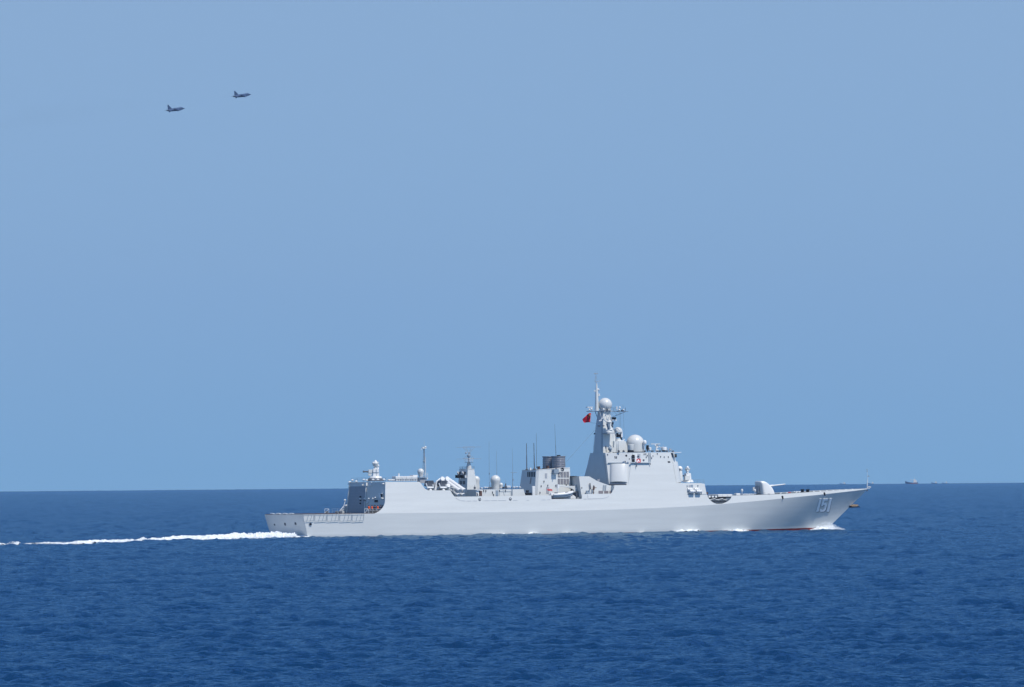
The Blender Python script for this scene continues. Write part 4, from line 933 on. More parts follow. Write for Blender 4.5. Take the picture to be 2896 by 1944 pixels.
mb = MB(); mb.hexa([c + Vector(v) for v in ((-.35, -.5, .95), (0, -.62, .75), (.1, .1, .75), (-.35, .2, .95), (-.75, -.5, 2.15), (-.2, -.62, 2.15), (-.1, .1, 2.15), (-.75, .2, 2.15))]); part(mb, 'director_antenna', 'net')
# second director on the stepped house
c = L(m2(1130, 1010), -.8)
mb = MB(); mb.lathe(c, [(.65, 0), (.6, .35), (.4, .5)], 18); mb.lathe(c + Vector((0, 0, 2.0)), [(.98, -.2), (1.0, 0)] + [(1.0 * math.cos(a), 1.0 * math.sin(a)) for a in np.linspace(.1, 1.55, 8)], 24); part(mb, 'illuminator_radar', 'dome')
mb = MB()
for sx in (-1, 1): mb.box(c + Vector((sx * .78 * .84, sx * -.78 * .5, 1.35)), (.42, .42, 1.3)); 
mb.box(c + Vector((-.1, -.65, 1.75)), (.55, .2, .75)); part(mb, 'illuminator_arm', 'white', bevel=.08)
mb = MB(); mb.box(c + Vector((0, -.2, 1.2)), (.8, .7, 1.0))
for sx in (-1, 1): mb.box(c + Vector((sx * .7 * .84, sx * -.7 * .5, .45)), (.32, .3, .6))
part(mb, 'illuminator_body', 'dark')
mb = MB(); mb.ball(L(m2(1300, 985), -1.2), .2, 8); mb.box(L(m2(1200, 1012), -1.5), (1.8, .3, .14)); part(mb, 'platform_lamp', 'white')
mb = MB(); a = L(m2(780, 1355), -3.0); mb.tube(a, L(m2(768, 1200), -3.0), .07); mb.box(L(m2(768, 1205), -3.0), (.2, .2, .6)); part(mb, 'stowed_pole', 'darkgrey')
mb = MB(); a = L(m2(885, 1355), -3.0); mb.tube(a, a + Vector((0, 0, .6)), .12); mb.lathe(a + Vector((-.15, 0, .75)), [(.42, 0), (.45, .35), (.3, .5)], 14, axis=(1, -.3, 0)); mb.ball(a + Vector((0, 0, .75)), .42, 12); part(mb, 'searchlight', 'net')
mb = MB(); a = L(m2(950, 1355), -2.8); mb.box(a + Vector((0, 0, .55)), (.7, .5, 1.0)); part(mb, 'roof_locker', 'paint')
for x in (1150, 1290):
    mb = MB(); a = L(m2(x, 1355), -4); mb.lathe(a, [(.18, 0), (.12, .4), (.05, .5)], 8); part(mb, 'roof_fitting', 'dark')
# rigging wires
for (p, q_, yy, y2) in ((c3(850, 765), c3(1330, 232), -.5, 1.6), (m2(210, 455 - 0), m2(490, 505), 3.4, 1.6), (c4(0, 1024), c4(3, 1020), 1, 1), (m2(1160, 170), m2(1165, 700), -3.4, -3.4), (m2(1290, 170), m2(1310, 950), -3.8, -3.8), (m2(1200, 170), m2(1205, 700), -3.5, -3.5), (m2(460, 560), m2(395, 1270), 2.2, 2.6), (m2(500, 380), m2(450, 800), 2, 2.2)):
    mb = MB(); mb.tube(L(p, yy), L(q_, y2), .018, n=4); part(mb, 'rigging_wire', 'darkgrey')

# ------------------------------------------------------------------ forward deckhouse fittings, notch, launcher deck
PQ = SP((1950, 1385)); 
def onq(pts, t1=.06):
    mb = MB(); patch(mb, pts, PQ, NS, -.02, t1); return mb
part(onq(rect(c5, 528, 915, 568, 972)), 'locker_door', 'panel'); part(onq(rect(c5, 572, 912, 600, 970)), 'locker_door', 'net')
mb = MB(); mb.tube(SP(c5(505, 1080)), SP(c5(832, 1076)), .05, n=5); mb.tube(SP(c5(505, 1080)), SP(c5(505, 985)), .03, n=4); part(mb, 'raft_rail', 'net')
for (x, y) in ((500, 935), (683, 930)):
    mb = MB(); c = SP(c5(x, y)); mb.box(c + Vector((0, -.08, 0)), (.15, .2, .35)); part(mb, 'wall_fitting', 'net')
mb = MB(); c = SP(c5(855, 1060)) + Vector((0, .4, 0)); mb.box(c, (.45, .4, .5)); part(mb, 'deck_fitting', 'brown')
mb = MB(); a = L(c5(388, 890), -.2); mb.box(Vector((a.x + 2.1, 0, a.z - .12)), (4.3, 5, .3)); mb.box(Vector((a.x + 1.5, -.6, a.z + 1.2)), (1.3, .6, .9)); part(mb, 'gun_mount_deck', 'paint')
mb = MB(); c = L(c5(375, 845), -1.9); mb.lathe(c, [(.75, 0), (.6, 2.0), (.5, 2.2)], 16); mb.lathe(c + Vector((0, 0, 2.3)), [(.3, 0), (.35, .8)], 12); part(mb, 'director_column', 'paint')
mb = MB(); mb.ball(L(c5(378, 640), -1.9), .62, 16); part(mb, 'director_radome', 'white')
mb = MB(); mb.lathe(L(c5(372, 655), -2.5), [(.25, 0), (.26, .1)], 12, axis=(0, -1, -.2)); part(mb, 'director_lens', 'darkgrey')
railing([L(c5(560, 890), -5.5), L(c5(790, 892), -5.5)], .85, 1.3)
# notch
xa_, xb_ = X(2001, 1412), X(2068, 1411); mb = MB(); mb.box(((xa_ + xb_) / 2, -5.2, zk(xa_) + .7), (xb_ - xa_ + 1.5, .2, 2.2)); part(mb, 'notch_shade_panel', 'dark')  # added dark panel, stands for the shaded interior of the notch
mb = MB(); z0 = zk(xa_) + .05
for j in range(4): mb.tube(Vector((xa_ - .3, -6.6, z0 + .1 + j * .38)), Vector((xb_ + .3, -6.6, z0 + .1 + j * .38)), .03, n=4)
for k in range(13): x = xa_ + (xb_ - xa_) * k / 12; mb.tube(Vector((x, -6.6, z0)), Vector((x, -6.6, z0 + 1.25)), .03, n=4)
part(mb, 'recess_railing', 'net')
mb = MB(); a, b = L(c5(1030, 1128), -4.6), L(c5(1275, 1120), -4.6); t = L(c5(1030, 1076), -4.6)
for k in range(3):
    x0 = a.x + (b.x - a.x) * k / 3; mb.box((x0 + (b.x - a.x) / 6, -2.6, (a.z + t.z) / 2), ((b.x - a.x) / 3 - .03, 4.0, t.z - a.z))
part(mb, 'forward_launcher_box', 'white', bevel=.08)
mb = MB(); a = L(c5(1355, 1085), -4.0); mb.box(a + Vector((0, 0, .1)), (1.1, 1.0, .5)); part(mb, 'deck_hatch', 'white', bevel=.06)
mb = MB()
for k in range(6): a = L(c5(880 + 65 * k, 1165 - (k % 2) * 8), -5.9); mb.box(a, (1.0, .3, .16), ry=.15 * (-1) ** k)
for k in range(3): a = L(c5(880 + 55 * k, 1115), -5.4); mb.box(a, (.5, .3, .4))
part(mb, 'folded_nets', 'white')
mb = MB()
for k in range(3): a = L(c5(870 + 60 * k, 1125), -5.2); mb.tube(a, a + Vector((.2, 0, -.8)), .06)
part(mb, 'net_stays', 'darkgrey')
for (x, y, yy) in ((1438, 1000, -4.5), (1657, 1000, -4.8)):
    mb = MB(); b = L(c5(x, 1085), yy); mb.tube(b, b + Vector((0, 0, .7)), .07); mb.lathe(b + Vector((0, 0, .7)), [(.2, 0), (.26, .2), (.24, .5), (.1, .6)], 12); part(mb, 'deck_light', 'white')
for k in range(9):
    mb = MB(); b = L(c5(1465 + 20 * k, 1086), -5.6); mb.tube(b, b + Vector((.25, 0, .25)), .06); part(mb, 'stanchion', 'white')

# ------------------------------------------------------------------ main gun
gb = L(d5(900, 850), 0)
g = bpy.data.objects.new('gun_turret', None); COL.objects.link(g); g.parent = ship; g.location = (gb.x, 0, gb.z)
def q5(x, y, yy): return L(d5(x, y), yy) - Vector((gb.x, 0, gb.z))
W = 1.72
zs_ = [q5(x, y, -W) for x, y in ((865, 835), (850, 700), (828, 540), (800, 400), (790, 318))]; zf_ = [q5(x, y, -W) for x, y in ((1385, 815), (1345, 690), (1290, 590), (1200, 480), (1090, 385), (985, 310))]
za_, xa2 = [p.z for p in zs_], [p.x for p in zs_]; zb_, xb2 = [p.z for p in zf_], [p.x for p in zf_]; HT = za_[-1] + .05; rings = []
for k in range(26):
    t = k / 25; z = HT * (1 - (1 - t) ** 1.6); sh_ = max(0, (z - HT + .55) / .55); rd = 1 - .30 * (1 - math.sqrt(max(0, 1 - sh_ ** 2)))
    x0 = float(np.interp(z, za_, xa2)); x1 = float(np.interp(z, zb_, xb2)); cx_, hx = (x0 + x1) / 2, (x1 - x0) / 2 * (rd if k < 25 else .5); wy = W * (1 - .13 * z / HT) * (rd if k < 25 else .6); ring = []
    for j in range(40):
        th = 2 * math.pi * j / 40; c_, s_ = math.cos(th), math.sin(th)
        ring.append(Vector((cx_ + hx * math.copysign(abs(c_) ** .42, c_), wy * math.copysign(abs(s_) ** .42, s_), z)))
    rings.append(ring)
mb = MB(); mb.loft(rings); mb.build('gun_shield', M['white'], g, angle=75)
cxg = (xa2[0] + xb2[0]) / 2; st = zs_
mb = MB(); mb.lathe(Vector((cxg - .2, 0, -.25)), [(1.75, 0), (1.75, .35), (1.6, .4)], 28); mb.build('turret_ring', M['shade'], g)
mb = MB(); b0, b1 = q5(1200, 500, -.1), q5(1750, 437, -.1); dv = (b1 - b0)
mb.tube(b0 - dv * .2, b0 + dv * .12, .24, .2, 14); mb.tube(b0 + dv * .1, b1, .15, .12, 14); mb.tube(b1 - dv * .03, b1, .15, .15, 12); mb.build('gun_barrel', M['white'], g)
xaft = min(p.x for p in st)
mb = MB(); mb.box((xaft - .02, .2, 1.15), (.1, 1.3, 1.4)); mb.build('rear_hatch', M['panel'], g)
mb = MB(); mb.box((xaft - .3, 1.2, 1.2), (.3, .5, .8)); mb.build('rear_locker', M['white'], g)
mb = MB()
for k in (-.55, .95): mb.tube((xaft - .12, k, .3), (xaft - .12, k, 1.9), .04, n=5)
mb.build('grab_rail', M['net'], g)

# foredeck fittings
for (x, y) in ((90, 280), (238, 280)):
    mb = MB(); c = L(d6(x, 318), -2.4); mb.lathe(c, [(.36, 0), (.34, .5), (.46, .55), (.46, .66)], 14); part(mb, 'bollard', 'dark')
for (p) in (c6(657, 618), c6(1350, 560)):
    mb = MB(); c = SP(p); mb.lathe(c + Vector((0, .1, 0)), [(.28, 0), (.26, .16)], 14, axis=(0, -1, 0)); mb.tube(c + Vector((.08, -.1, -.1)), c + Vector((.12, -.08, -.5)), .14); part(mb, 'mooring_port', 'dark')
for (x, y) in ((620, 555), (720, 548), (880, 540), (930, 535)):
    mb = MB(); c = L(c6(x, y + 8), -4.4); mb.tube(c, c + Vector((.45, 0, .18)), .09); part(mb, 'stanchion', 'white')
for (x, y) in ((395, 300), (580, 295), (762, 285), (938, 276), (1115, 267), (1295, 255), (1475, 245)):
    mb = MB(); c = SP(d6(x + 18, y + 2)) + Vector((0, .1, 0)); mb.prism([c + Vector((-.35, 0, .18)), c + Vector((-.1, 0, .2)), c + Vector((.35, 0, 0)), c + Vector((.0, 0, -.05))], (0, .12, 0)); part(mb, 'stanchion', 'white')
mb = MB(); c = L(c6(760, 548), -3.5); mb.lathe(c, [(.5, -.05), (.5, .15)], 14); part(mb, 'winch_cover', 'redp')
for k in range(9):
    mb = MB(); b = L(d5(20 + 80 * (k % 5) + (k // 5) * 4000, 870), -4.8) if k < 5 else L(d6(-150 + (k - 5) * 50, 318), -3.2); mb.tube(b, b + Vector((.3, 0, .22)), .06); part(mb, 'stanchion', 'white')
# jackstaff
jb = L(c6(2052, 480), -.05); jt = L(c6(2056, 155), -.05); jm = L(c6(2066, 335), -.05)
mb = MB(); mb.tube(jb + Vector((0, -.15, 0)), jm, .07); mb.tube(jb + Vector((0, .3, 0)), jm, .05); mb.tube(jm, jt, .035, .025, 6); js = part(mb, 'jackstaff', 'white')
mb = MB(); mb.ball(L(c6(2056, 170), -.05), .13, 8); mb.ball(L(c6(2058, 195), -.05), .13, 8); mb.box(L(c6(2080, 277), -.05), (.35, .2, .2)); part(mb, 'bow_lamps', 'net', js)
mb = MB(); mb.box(L(c6(2092, 452), -.1), (.75, .4, .16), ry=.2); mb.box(L(c6(2085, 475), -.1), (.45, .3, .12)); mb.tube(jb, L(c6(2080, 465), -.1), .08); part(mb, 'bow_light_bracket', 'white')
mb = MB(); mb.tube(L(c6(2062, 505), -.05), L(c6(2052, 525), -.05), .17, .1, 8); part(mb, 'bow_roller', 'darkgrey')
# stem anchor
A = L(d6(1410, 705), -.15); B = L(d6(1630, 680), .1)
mb = MB(); mb.tube(A, B, .16, n=8); mb.prism([L(d6(*p), -.45) for p in ((1490, 690), (1540, 655), (1600, 660), (1635, 690), (1600, 708), (1470, 712))], (0, .9, 0)); an = part(mb, 'anchor', 'tan')
mb = MB(); mb.box((A + B) / 2 + Vector((0, -.1, -.3)), ((B - A).length * .95, 1.1, .22), ry=-.04, rz=0); mb.prism([L(d6(*p), -.6) for p in ((1400, 690), (1440, 722), (1480, 720), (1470, 700))], (0, .9, 0)); part(mb, 'anchor_fluke', 'dark', an)

# hull number
D1 = [(562, 505), (617, 505), (532, 864), (464, 864)]
D1b = [(846, 498), (902, 498), (824, 864), (750, 864)]
D5 = [(650, 505), (797, 505), (786, 556), (700, 556), (684, 622), (735, 618), (762, 648), (767, 692), (732, 800), (690, 858), (590, 865), (558, 832), (572, 785), (614, 788), (622, 812), (662, 812), (688, 770), (708, 702), (700, 676), (662, 672), (648, 712), (600, 712)]
def numeral(pts, off, ox, oy, nm, m):
    mb = MB(); bm = bmesh.new()
    vs = [bm.verts.new(HP(d6(x + ox, y + oy)) + Vector((0, -off, 0))) for x, y in pts]
    f = bm.faces.new(vs); ex = bmesh.ops.extrude_face_region(bm, geom=[f]); nv = [e for e in ex['geom'] if isinstance(e, bmesh.types.BMVert)]
    bmesh.ops.translate(bm, verts=nv, vec=(0, off + .12, 0)); bmesh.ops.recalc_face_normals(bm, faces=bm.faces)
    me = bpy.data.meshes.new(nm); bmesh.ops.triangulate(bm, faces=bm.faces); bm.to_mesh(me); bm.free(); me.materials.append(M[m])
    o = bpy.data.objects.new(nm, me); COL.objects.link(o); o.parent = ship; return o
for D, nm in ((D1, 'hull_number_one'), (D5, 'hull_number_five'), (D1b, 'hull_number_one')):
    o = numeral(D, .14, 0, 0, nm, 'numw')
    s_ = numeral(D, .07, 11, 13, 'number_shadow', 'nums'); s_.parent = o

# ------------------------------------------------------------------ things carried by the ship
# national flag on its halyard
fo = L(c4(215, 530), 3.0); fm = SHIPM.copy(); Mf = SHIPM @ Matrix.Translation(fo)
flag = empty('flag', 'red flag with yellow stars flying below the warship mast platform', 'flag', Mf)
def fq(x, y): return L(c4(x, y), 3.0) - fo
TL_, BL_, TR_, BR_ = fq(214, 530), fq(204, 635), fq(116, 603), fq(135, 645)
mb = MB(); n1, n2_ = 16, 10; vs = []
def cloth(u, v):
    a = TL_.lerp(BL_, v); b = TR_.lerp(BR_, v); top = fq(172, 545)
    p = a.lerp(b, u); p = p + (top - TL_.lerp(TR_, .47)) * (4 * u * (1 - u)) * (1 - v)
    return p + Vector((0, .22 * math.sin(u * 7 + v * 2) * u, .0))
for s_ in (0, .02):
    for j in range(n2_ + 1):
        for i in range(n1 + 1): vs.append(cloth(i / n1, j / n2_) + Vector((0, s_, 0)))
k = n1 + 1; N1 = k * (n2_ + 1)
fs = [(j * k + i, j * k + i + 1, (j + 1) * k + i + 1, (j + 1) * k + i) for j in range(n2_) for i in range(n1)]
fs += [tuple(N1 + t for t in f[::-1]) for f in fs]
mb.add(vs, fs); mb.build('flag_cloth', M['red'], flag)
mb = MB()
def star(cu, cv, r, rot=0):
    pts = []
    for k_ in range(10):
        rr = r if k_ % 2 == 0 else r * .42; t = math.pi / 2 + rot + k_ * math.pi / 5
        pts.append(cloth(cu + rr * math.cos(t) * .8, cv + rr * math.sin(t) * 1.2) + Vector((0, -.035, 0)))
    mb.prism(pts, (0, .02, 0))
star(.17, .26, .13)
for (cu, cv) in ((.33, .12), (.40, .22), (.40, .36), (.33, .46)): star(cu, cv, .045, .3)
mb.build('flag_stars', M['yellow'], flag)
mb = MB(); mb.tube(TL_ + Vector((0, 0, 1.2)), BL_ - Vector((0, 0, .1)), .02, n=4); mb.build('halyard', M['white'], flag)

# inflatable boat
bo = L(d3(345, 690), -7.35); boat = empty('inflatable_boat', 'small grey and white inflatable boat hanging in the bay below the funnels', 'boat', SHIPM @ Matrix.Translation(bo))
BLn = (L(d3(985, 600), -7.35) - bo).x
secs = [(0, 0), (.15, 0), (.4, 0), (.6, .02), (.75, .08), (.88, .22), (.96, .42), (1.0, .56)]
mb = MB(); rings = []
for s_, lift in secs:
    hwid = .85 * (1 - max(0, (s_ - .6) / .42) ** 2.2) + .02; x = s_ * BLn; zt_ = .15 + .55 * s_ ** 2.5; zb_ = -.62 + lift * 1.25
    rings.append([Vector((x, -hwid, zt_)), Vector((x, -hwid * .95, (zt_ + zb_) / 2)), Vector((x, -hwid * .55, zb_ + .12)), Vector((x, 0, zb_)), Vector((x, hwid * .55, zb_ + .12)), Vector((x, hwid * .95, (zt_ + zb_) / 2)), Vector((x, hwid, zt_)), Vector((x, 0, zt_ - .25))])
mb.loft(rings); mb.build('boat_hull', M['rubber'], boat, angle=50)
mb = MB(); lp = []
for s_, lift in secs: lp.append((s_ * BLn, .85 * (1 - max(0, (s_ - .6) / .42) ** 2.2) + .05, .2 + .55 * s_ ** 2.5))
for sgn in (-1, 1):
    pts = [Vector((x, sgn * y, z)) for x, y, z in lp]
    for a, b in zip(pts[:-1], pts[1:]): mb.tube(a, b, .26, n=14)
    for p in pts: mb.ball(p, .255, 12)
mb.build('buoyancy_tube', M['white'], boat, angle=60)
mb = MB()
for z, o_ in ((-.05, .3), (-.22, .2), (-.36, .1)):
    pts = [Vector((x, -(y * .97 + .06 if z > -.1 else y * .92), zz - .2 + z)) for x, y, zz in lp[:-1]]; mb.path(pts, .035, 5)
mb.build('rubbing_strip', M['white'], boat)
mb = MB(); mb.box((1.1, 0, .45), (.5, .6, .45)); mb.box((3.9, 0, .62), (.6, .5, .25), ry=-.2); mb.build('boat_seat', M['darkgrey'], boat)
mb = MB(); mb.box((-.25, 0, .35), (.4, .4, .6)); mb.box((-.3, 0, -.1), (.15, .15, .7)); mb.build('outboard_motor', M['white'], boat, bevel=.06)

# life raft canisters
locs = [((500, 600, 992), 'upper left'), ((612, 705, 992), 'upper right'), ((540, 640, 1028), 'lower left'), ((652, 752, 1028), 'lower right')]
for (xa1, xb1, yy), nm in locs:
    yl = -8.45 if yy > 1000 else -8.0
    a, b = L(c5(xa1 + 5, yy), yl), L(c5(xb1 - 3, yy), yl); c = (a + b) / 2
    rt = empty('life_raft_canister', f'white life raft canister, {nm} of the four on the deckhouse side before the bridge', 'life raft', SHIPM @ Matrix.Translation(c), 'life raft canisters on the forward deckhouse')
    h = (b - a).length / 2; mb = MB(); mb.lathe((-h, 0, 0), [(.1, 0), (.34, .06), (.4, .2), (.4, h - .05), (.43, h - .03), (.43, h + .03), (.4, h + .05), (.4, 2 * h - .2), (.34, 2 * h - .06), (.1, 2 * h)], 18, axis=(1, 0, 0)); mb.build('canister', M['white'], rt)
    mb = MB(); mb.torus((-h * .5, 0, 0), .42, .025, (1, 0, 0)); mb.torus((h * .5, 0, 0), .42, .025, (1, 0, 0)); mb.build('strap', M['net'], rt)
mb = MB()
for x in (520, 600, 660, 740, 560):
    a = SP(c5(x, 1076)) + Vector((0, -.05, 0)); b = L(c5(x + 12, 1045), -8.3); mb.tube(a, b, .07); mb.tube(b, b + Vector((0, .6, .1)), .06)
part(mb, 'raft_cradle', 'panel')

# crew by the hangar
def person_mesh():
    vs = [((0, 0, .93), .15), ((0, 0, 1.12), .135), ((.0, 0, 1.34), .16), ((.0, 0, 1.47), .07), ((.01, 0, 1.56), .085), ((.02, 0, 1.66), .10), ((.01, 0, 1.73), .07)]
    eds = [(i, i + 1) for i in range(6)]
    for s in (-1, 1):
        b = len(vs); vs += [((0, s * .11, .86), .105), ((.03, s * .12, .48), .068), ((0, s * .13, .08), .045), ((.14, s * .14, .04), .04)]
        eds += [(0, b), (b, b + 1), (b + 1, b + 2), (b + 2, b + 3)]
        b = len(vs); vs += [((0, s * .19, 1.40), .065), ((-.02, s * .25, 1.12), .048), ((.16, s * .24, .96), .036), ((.22, s * .235, .93), .03)]
        eds += [(2, b), (b, b + 1), (b + 1, b + 2), (b + 2, b + 3)]
        h = b + 3
        for k, (dx, dy, dz) in enumerate(((.075, -.03, -.01), (.085, -.01, -.015), (.08, .01, -.015), (.065, .03, -.01), (.03, -s * .05, .03))):
            m_ = len(vs); vs.append(((.22 + dx, s * .235 + dy, .93 + dz), .010)); eds.append((h, m_))
    me = bpy.data.meshes.new('person_body'); me.from_pydata([v for v, _ in vs], eds, [])
    o = bpy.data.objects.new('tmp_person', me); COL.objects.link(o)
    sk = o.modifiers.new('skin', 'SKIN'); 
    for i, (_, r) in enumerate(vs): me.skin_vertices[0].data[i].radius = (r, r)
    me.skin_vertices[0].data[0].use_root = True
    sb = o.modifiers.new('sub', 'SUBSURF'); sb.levels = 1; sb.render_levels = 1
    dg = bpy.context.evaluated_depsgraph_get(); ev = o.evaluated_get(dg); nm = bpy.data.meshes.new_from_object(ev)
    bpy.data.objects.remove(o); nm.materials.clear(); nm.materials.append(M['navy']); nm.materials.append(M['skin'])
    for p in nm.polygons:
        c = p.center; p.material_index = 1 if (c.z > 1.47 or (c.x > .17 and .8 < c.z < 1.0)) else 0; p.use_smooth = True
    return nm
PBODY = person_mesh()
mb = MB(); mb.lathe((.01, 0, 1.62), [(.112, 0), (.118, .05), (.1, .12), (.03, .155)], 14); HAIR = mb
mb = MB(); mb.loft([[Vector((math.cos(t) * a_, math.sin(t) * b_, z)) for t in np.linspace(0, 2 * math.pi, 12, endpoint=False)] for a_, b_, z in ((.17, .2, .95), (.19, .22, 1.05), (.19, .22, 1.3), (.16, .2, 1.42), (.09, .12, 1.47))]); VEST = mb
mb = MB(); mb.lathe((.12, 0, 1.62), [(.016, -.01), (.006, .04)], 6); mb.box((.105, 0, 1.575), (.02, .05, .012)); mb.box((.11, -.035, 1.645), (.012, .022, .012)); mb.box((.11, .035, 1.645), (.012, .022, .012)); FACE = mb
hm = vm = fm_ = None
def person(px, py, y, yaw, vest, label):
    global hm, vm, fm_
    f = L(d1(px, py), y); f.z = zk(30) + .02
    rt = empty('person', label, 'person', SHIPM @ Matrix.Translation(f) @ Matrix.Rotation(yaw, 4, 'Z'), 'crew standing by the hangar'); rt.scale = (1.04,) * 3
    o = bpy.data.objects.new('body', PBODY); COL.objects.link(o); o.parent = rt
    if hm is None: h = HAIR.build('hair', M['hair'], rt); hm = h.data
    else: h = bpy.data.objects.new('hair', hm); COL.objects.link(h); h.parent = rt
    if fm_ is None: h = FACE.build('facial_features', M['skin'], rt); fm_ = h.data
    else: h = bpy.data.objects.new('facial_features', fm_); COL.objects.link(h); h.parent = rt
    if vest:
        if vm is None: h = VEST.build('life_vest', M['orange'], rt); vm = h.data
        else: h = bpy.data.objects.new('life_vest', vm); COL.objects.link(h); h.parent = rt
D = -math.pi / 2
person(770, 1500, -6.6, D - .4, True, 'person in orange life vest by the hangar, leftmost of the crew at the rail')
person(850, 1500, -6.9, D + .2, True, 'person in orange life vest by the hangar, second from the left at the rail')
person(910, 1500, -6.4, D - .2, False, 'person in dark clothes standing between two crew in orange vests')
person(935, 1500, -7.0, D + .5, False, 'person in dark clothes left of the rightmost orange life vest')
person(1000, 1500, -6.9, D, True, 'person in orange life vest by the hangar, rightmost of the three in orange')
person(1070, 1500, -7.0, D - .3, False, 'person in dark clothes standing right of all the orange vests')
person(1115, 1500, -6.8, D + .3, False, 'person in dark clothes half hidden by the curved side plating')
a, b = L(d1(765, 1500), -7.6), L(d1(1090, 1500), -7.6); a.z = b.z = zk(30)
railing([a, b], 1.0, 1.0, 'white', rows=3)
mb = MB()
for k in range(4): mb.box((a.x + .9 + k * .9, -7.2, zk(30) + .35), (.7, .4, .6))
part(mb, 'deck_gear', 'dark')

# ------------------------------------------------------------------ jets
def jet_meshes():
    parts = {}
    mb = MB(); secs = [(-10.0, .42, .5, .1), (-9.3, .85, .8, .1), (-6, 1.25, 1.15, .05), (-1, 1.4, 1.3, 0), (3, 1.3, 1.25, 0), (5.5, .95, 1.2, .05), (8, .62, .9, 0), (9.3, .42, .55, -.08)]
    rings = [[Vector((x, math.cos(t) * w_, z0 + math.sin(t) * h_)) for t in np.linspace(0, 2 * math.pi, 18, endpoint=False)] for x, w_, h_, z0 in secs]
    mb.loft(rings); parts['fuselage'] = (mb, 'jet')
    mb = MB(); mb.loft([[Vector((x, math.cos(t) * r, z0 + math.sin(t) * r)) for t in np.linspace(0, 2 * math.pi, 12, endpoint=False)] for x, r, z0 in ((9.3, .45, -.08), (10.6, .22, -.12), (11.2, .03, -.15))]); parts['nose_cone'] = (mb, 'dark')
    mb = MB(); mb.loft([[Vector((x, math.cos(t) * w_, .75 + math.sin(t) * h_)) for t in np.linspace(0, 2 * math.pi, 12, endpoint=False)] for x, w_, h_ in ((3.2, .25, .2), (4.2, .5, .75), (5.8, .5, .85), (7.4, .35, .5), (8.3, .1, .1))]); parts['canopy'] = (mb, 'jetl')
    mb = MB(); mb.prism([Vector((-9.8, -.1, .9)), Vector((-10.2, -.05, 4.4)), Vector((-9.3, -.05, 4.7)), Vector((-4.6, -.1, .9))], (0, .2, 0)); parts['tail_fin'] = (mb, 'jet')
    for s in (-1, 1):
        mb = MB(); mb.prism([Vector((2.5, s * 1.1, .75)), Vector((-3.6, s * 1.1, .75)), Vector((-5.0, s * 6.2, .25)), Vector((-3.4, s * 6.2, .25))], (0, 0, .16)); parts['wing%d' % s] = (mb, 'jet')
        mb = MB(); mb.prism([Vector((-6.8, s * .9, .1)), Vector((-9.6, s * .9, .1)), Vector((-10.9, s * 3.4, -.15)), Vector((-9.8, s * 3.4, -.15))], (0, 0, .12)); parts['tailplane%d' % s] = (mb, 'jet')
        mb = MB(); mb.lathe((-3.0, s * 3.2, -.75), [(.02, 0), (.35, 1.1), (.42, 2.5), (.3, 4.2), (.03, 5.2)], 12, axis=(1, 0, 0)); mb.box((-.6, s * 3.2, -.1), (1.6, .12, .9)); parts['drop_tank%d' % s] = (mb, 'jetl')
        mb = MB(); mb.box((3.0, s * 1.25, -.05), (4.5, .7, 1.4)); parts['air_intake%d' % s] = (mb, 'jet')
    mb = MB(); mb.prism([Vector((-8.6, -.08, -.6)), Vector((-8.6, -.06, -1.5)), Vector((-7.7, -.06, -1.5)), Vector((-6.3, -.08, -.7))], (0, .16, 0)); parts['ventral_fin'] = (mb, 'jet')
    mb = MB()
    for s in (-1, 1): mb.lathe((-10.2, s * .5, .1), [(.42, 0), (.5, .4), (.3, .7)], 14, axis=(-1, 0, 0))
    parts['exhaust_nozzle'] = (mb, 'dark')
    return parts
JP = jet_meshes(); jd = {}
def place_jet(p, dist, yaw, pitch, label):
    c = CAMP + wray(p) * dist
    rt = empty('fighter_jet', label, 'jet', Matrix.Translation(c) @ Matrix.Rotation(yaw, 4, 'Z') @ Matrix.Rotation(-pitch, 4, 'Y') @ Matrix.Rotation(math.radians(4), 4, 'X'), 'fighter jets flying past')
    for n, (mb, m_) in JP.items():
        nm = n.rstrip('-1').rstrip('1') if n[-1] == '1' else n
        nm = nm.rstrip('-')
        if n not in jd: o = mb.build(nm, M[m_], rt); jd[n] = o.data
        else: o = bpy.data.objects.new(nm, jd[n]); COL.objects.link(o); o.parent = rt
    return c
JD = 6950.0
JA = place_jet((497.5, 310), JD, math.radians(52), math.radians(7), 'grey twin engine fighter jet flying lower, left of and behind the other jet')
JB = place_jet((685.5, 270.5), JD + 60, math.radians(52), math.radians(7), 'grey twin engine fighter jet flying higher, leading at the right of the pair')
# faint exhaust smoke behind each jet
def smoke_mat():
    m = bpy.data.materials.new('exhaust_smoke'); m.use_nodes = True; n = m.node_tree.nodes; l = m.node_tree.links; n.clear()
    o = n.new('ShaderNodeOutputMaterial'); v = n.new('ShaderNodeVolumePrincipled'); v.inputs['Color'].default_value = (.12, .12, .15, 1); v.inputs['Density'].default_value = .0012
    l.new(v.outputs[0], o.inputs['Volume']); return m
SM = smoke_mat()
for (p, q_, nm, d0) in (((478, 317), (-60, 352), 'lower', JD), ((664, 276), (60, 322), 'higher', JD + 60)):
    a = CAMP + wray(p) * d0; b = CAMP + wray(q_) * (d0 - 120); mb = MB(); mb.tube(a, b, .8, 7.0, 16)
    o = mb.build('exhaust_smoke', SM, None); tag(o, f'faint grey smoke trail behind the {nm} jet', 'smoke', kind='stuff')

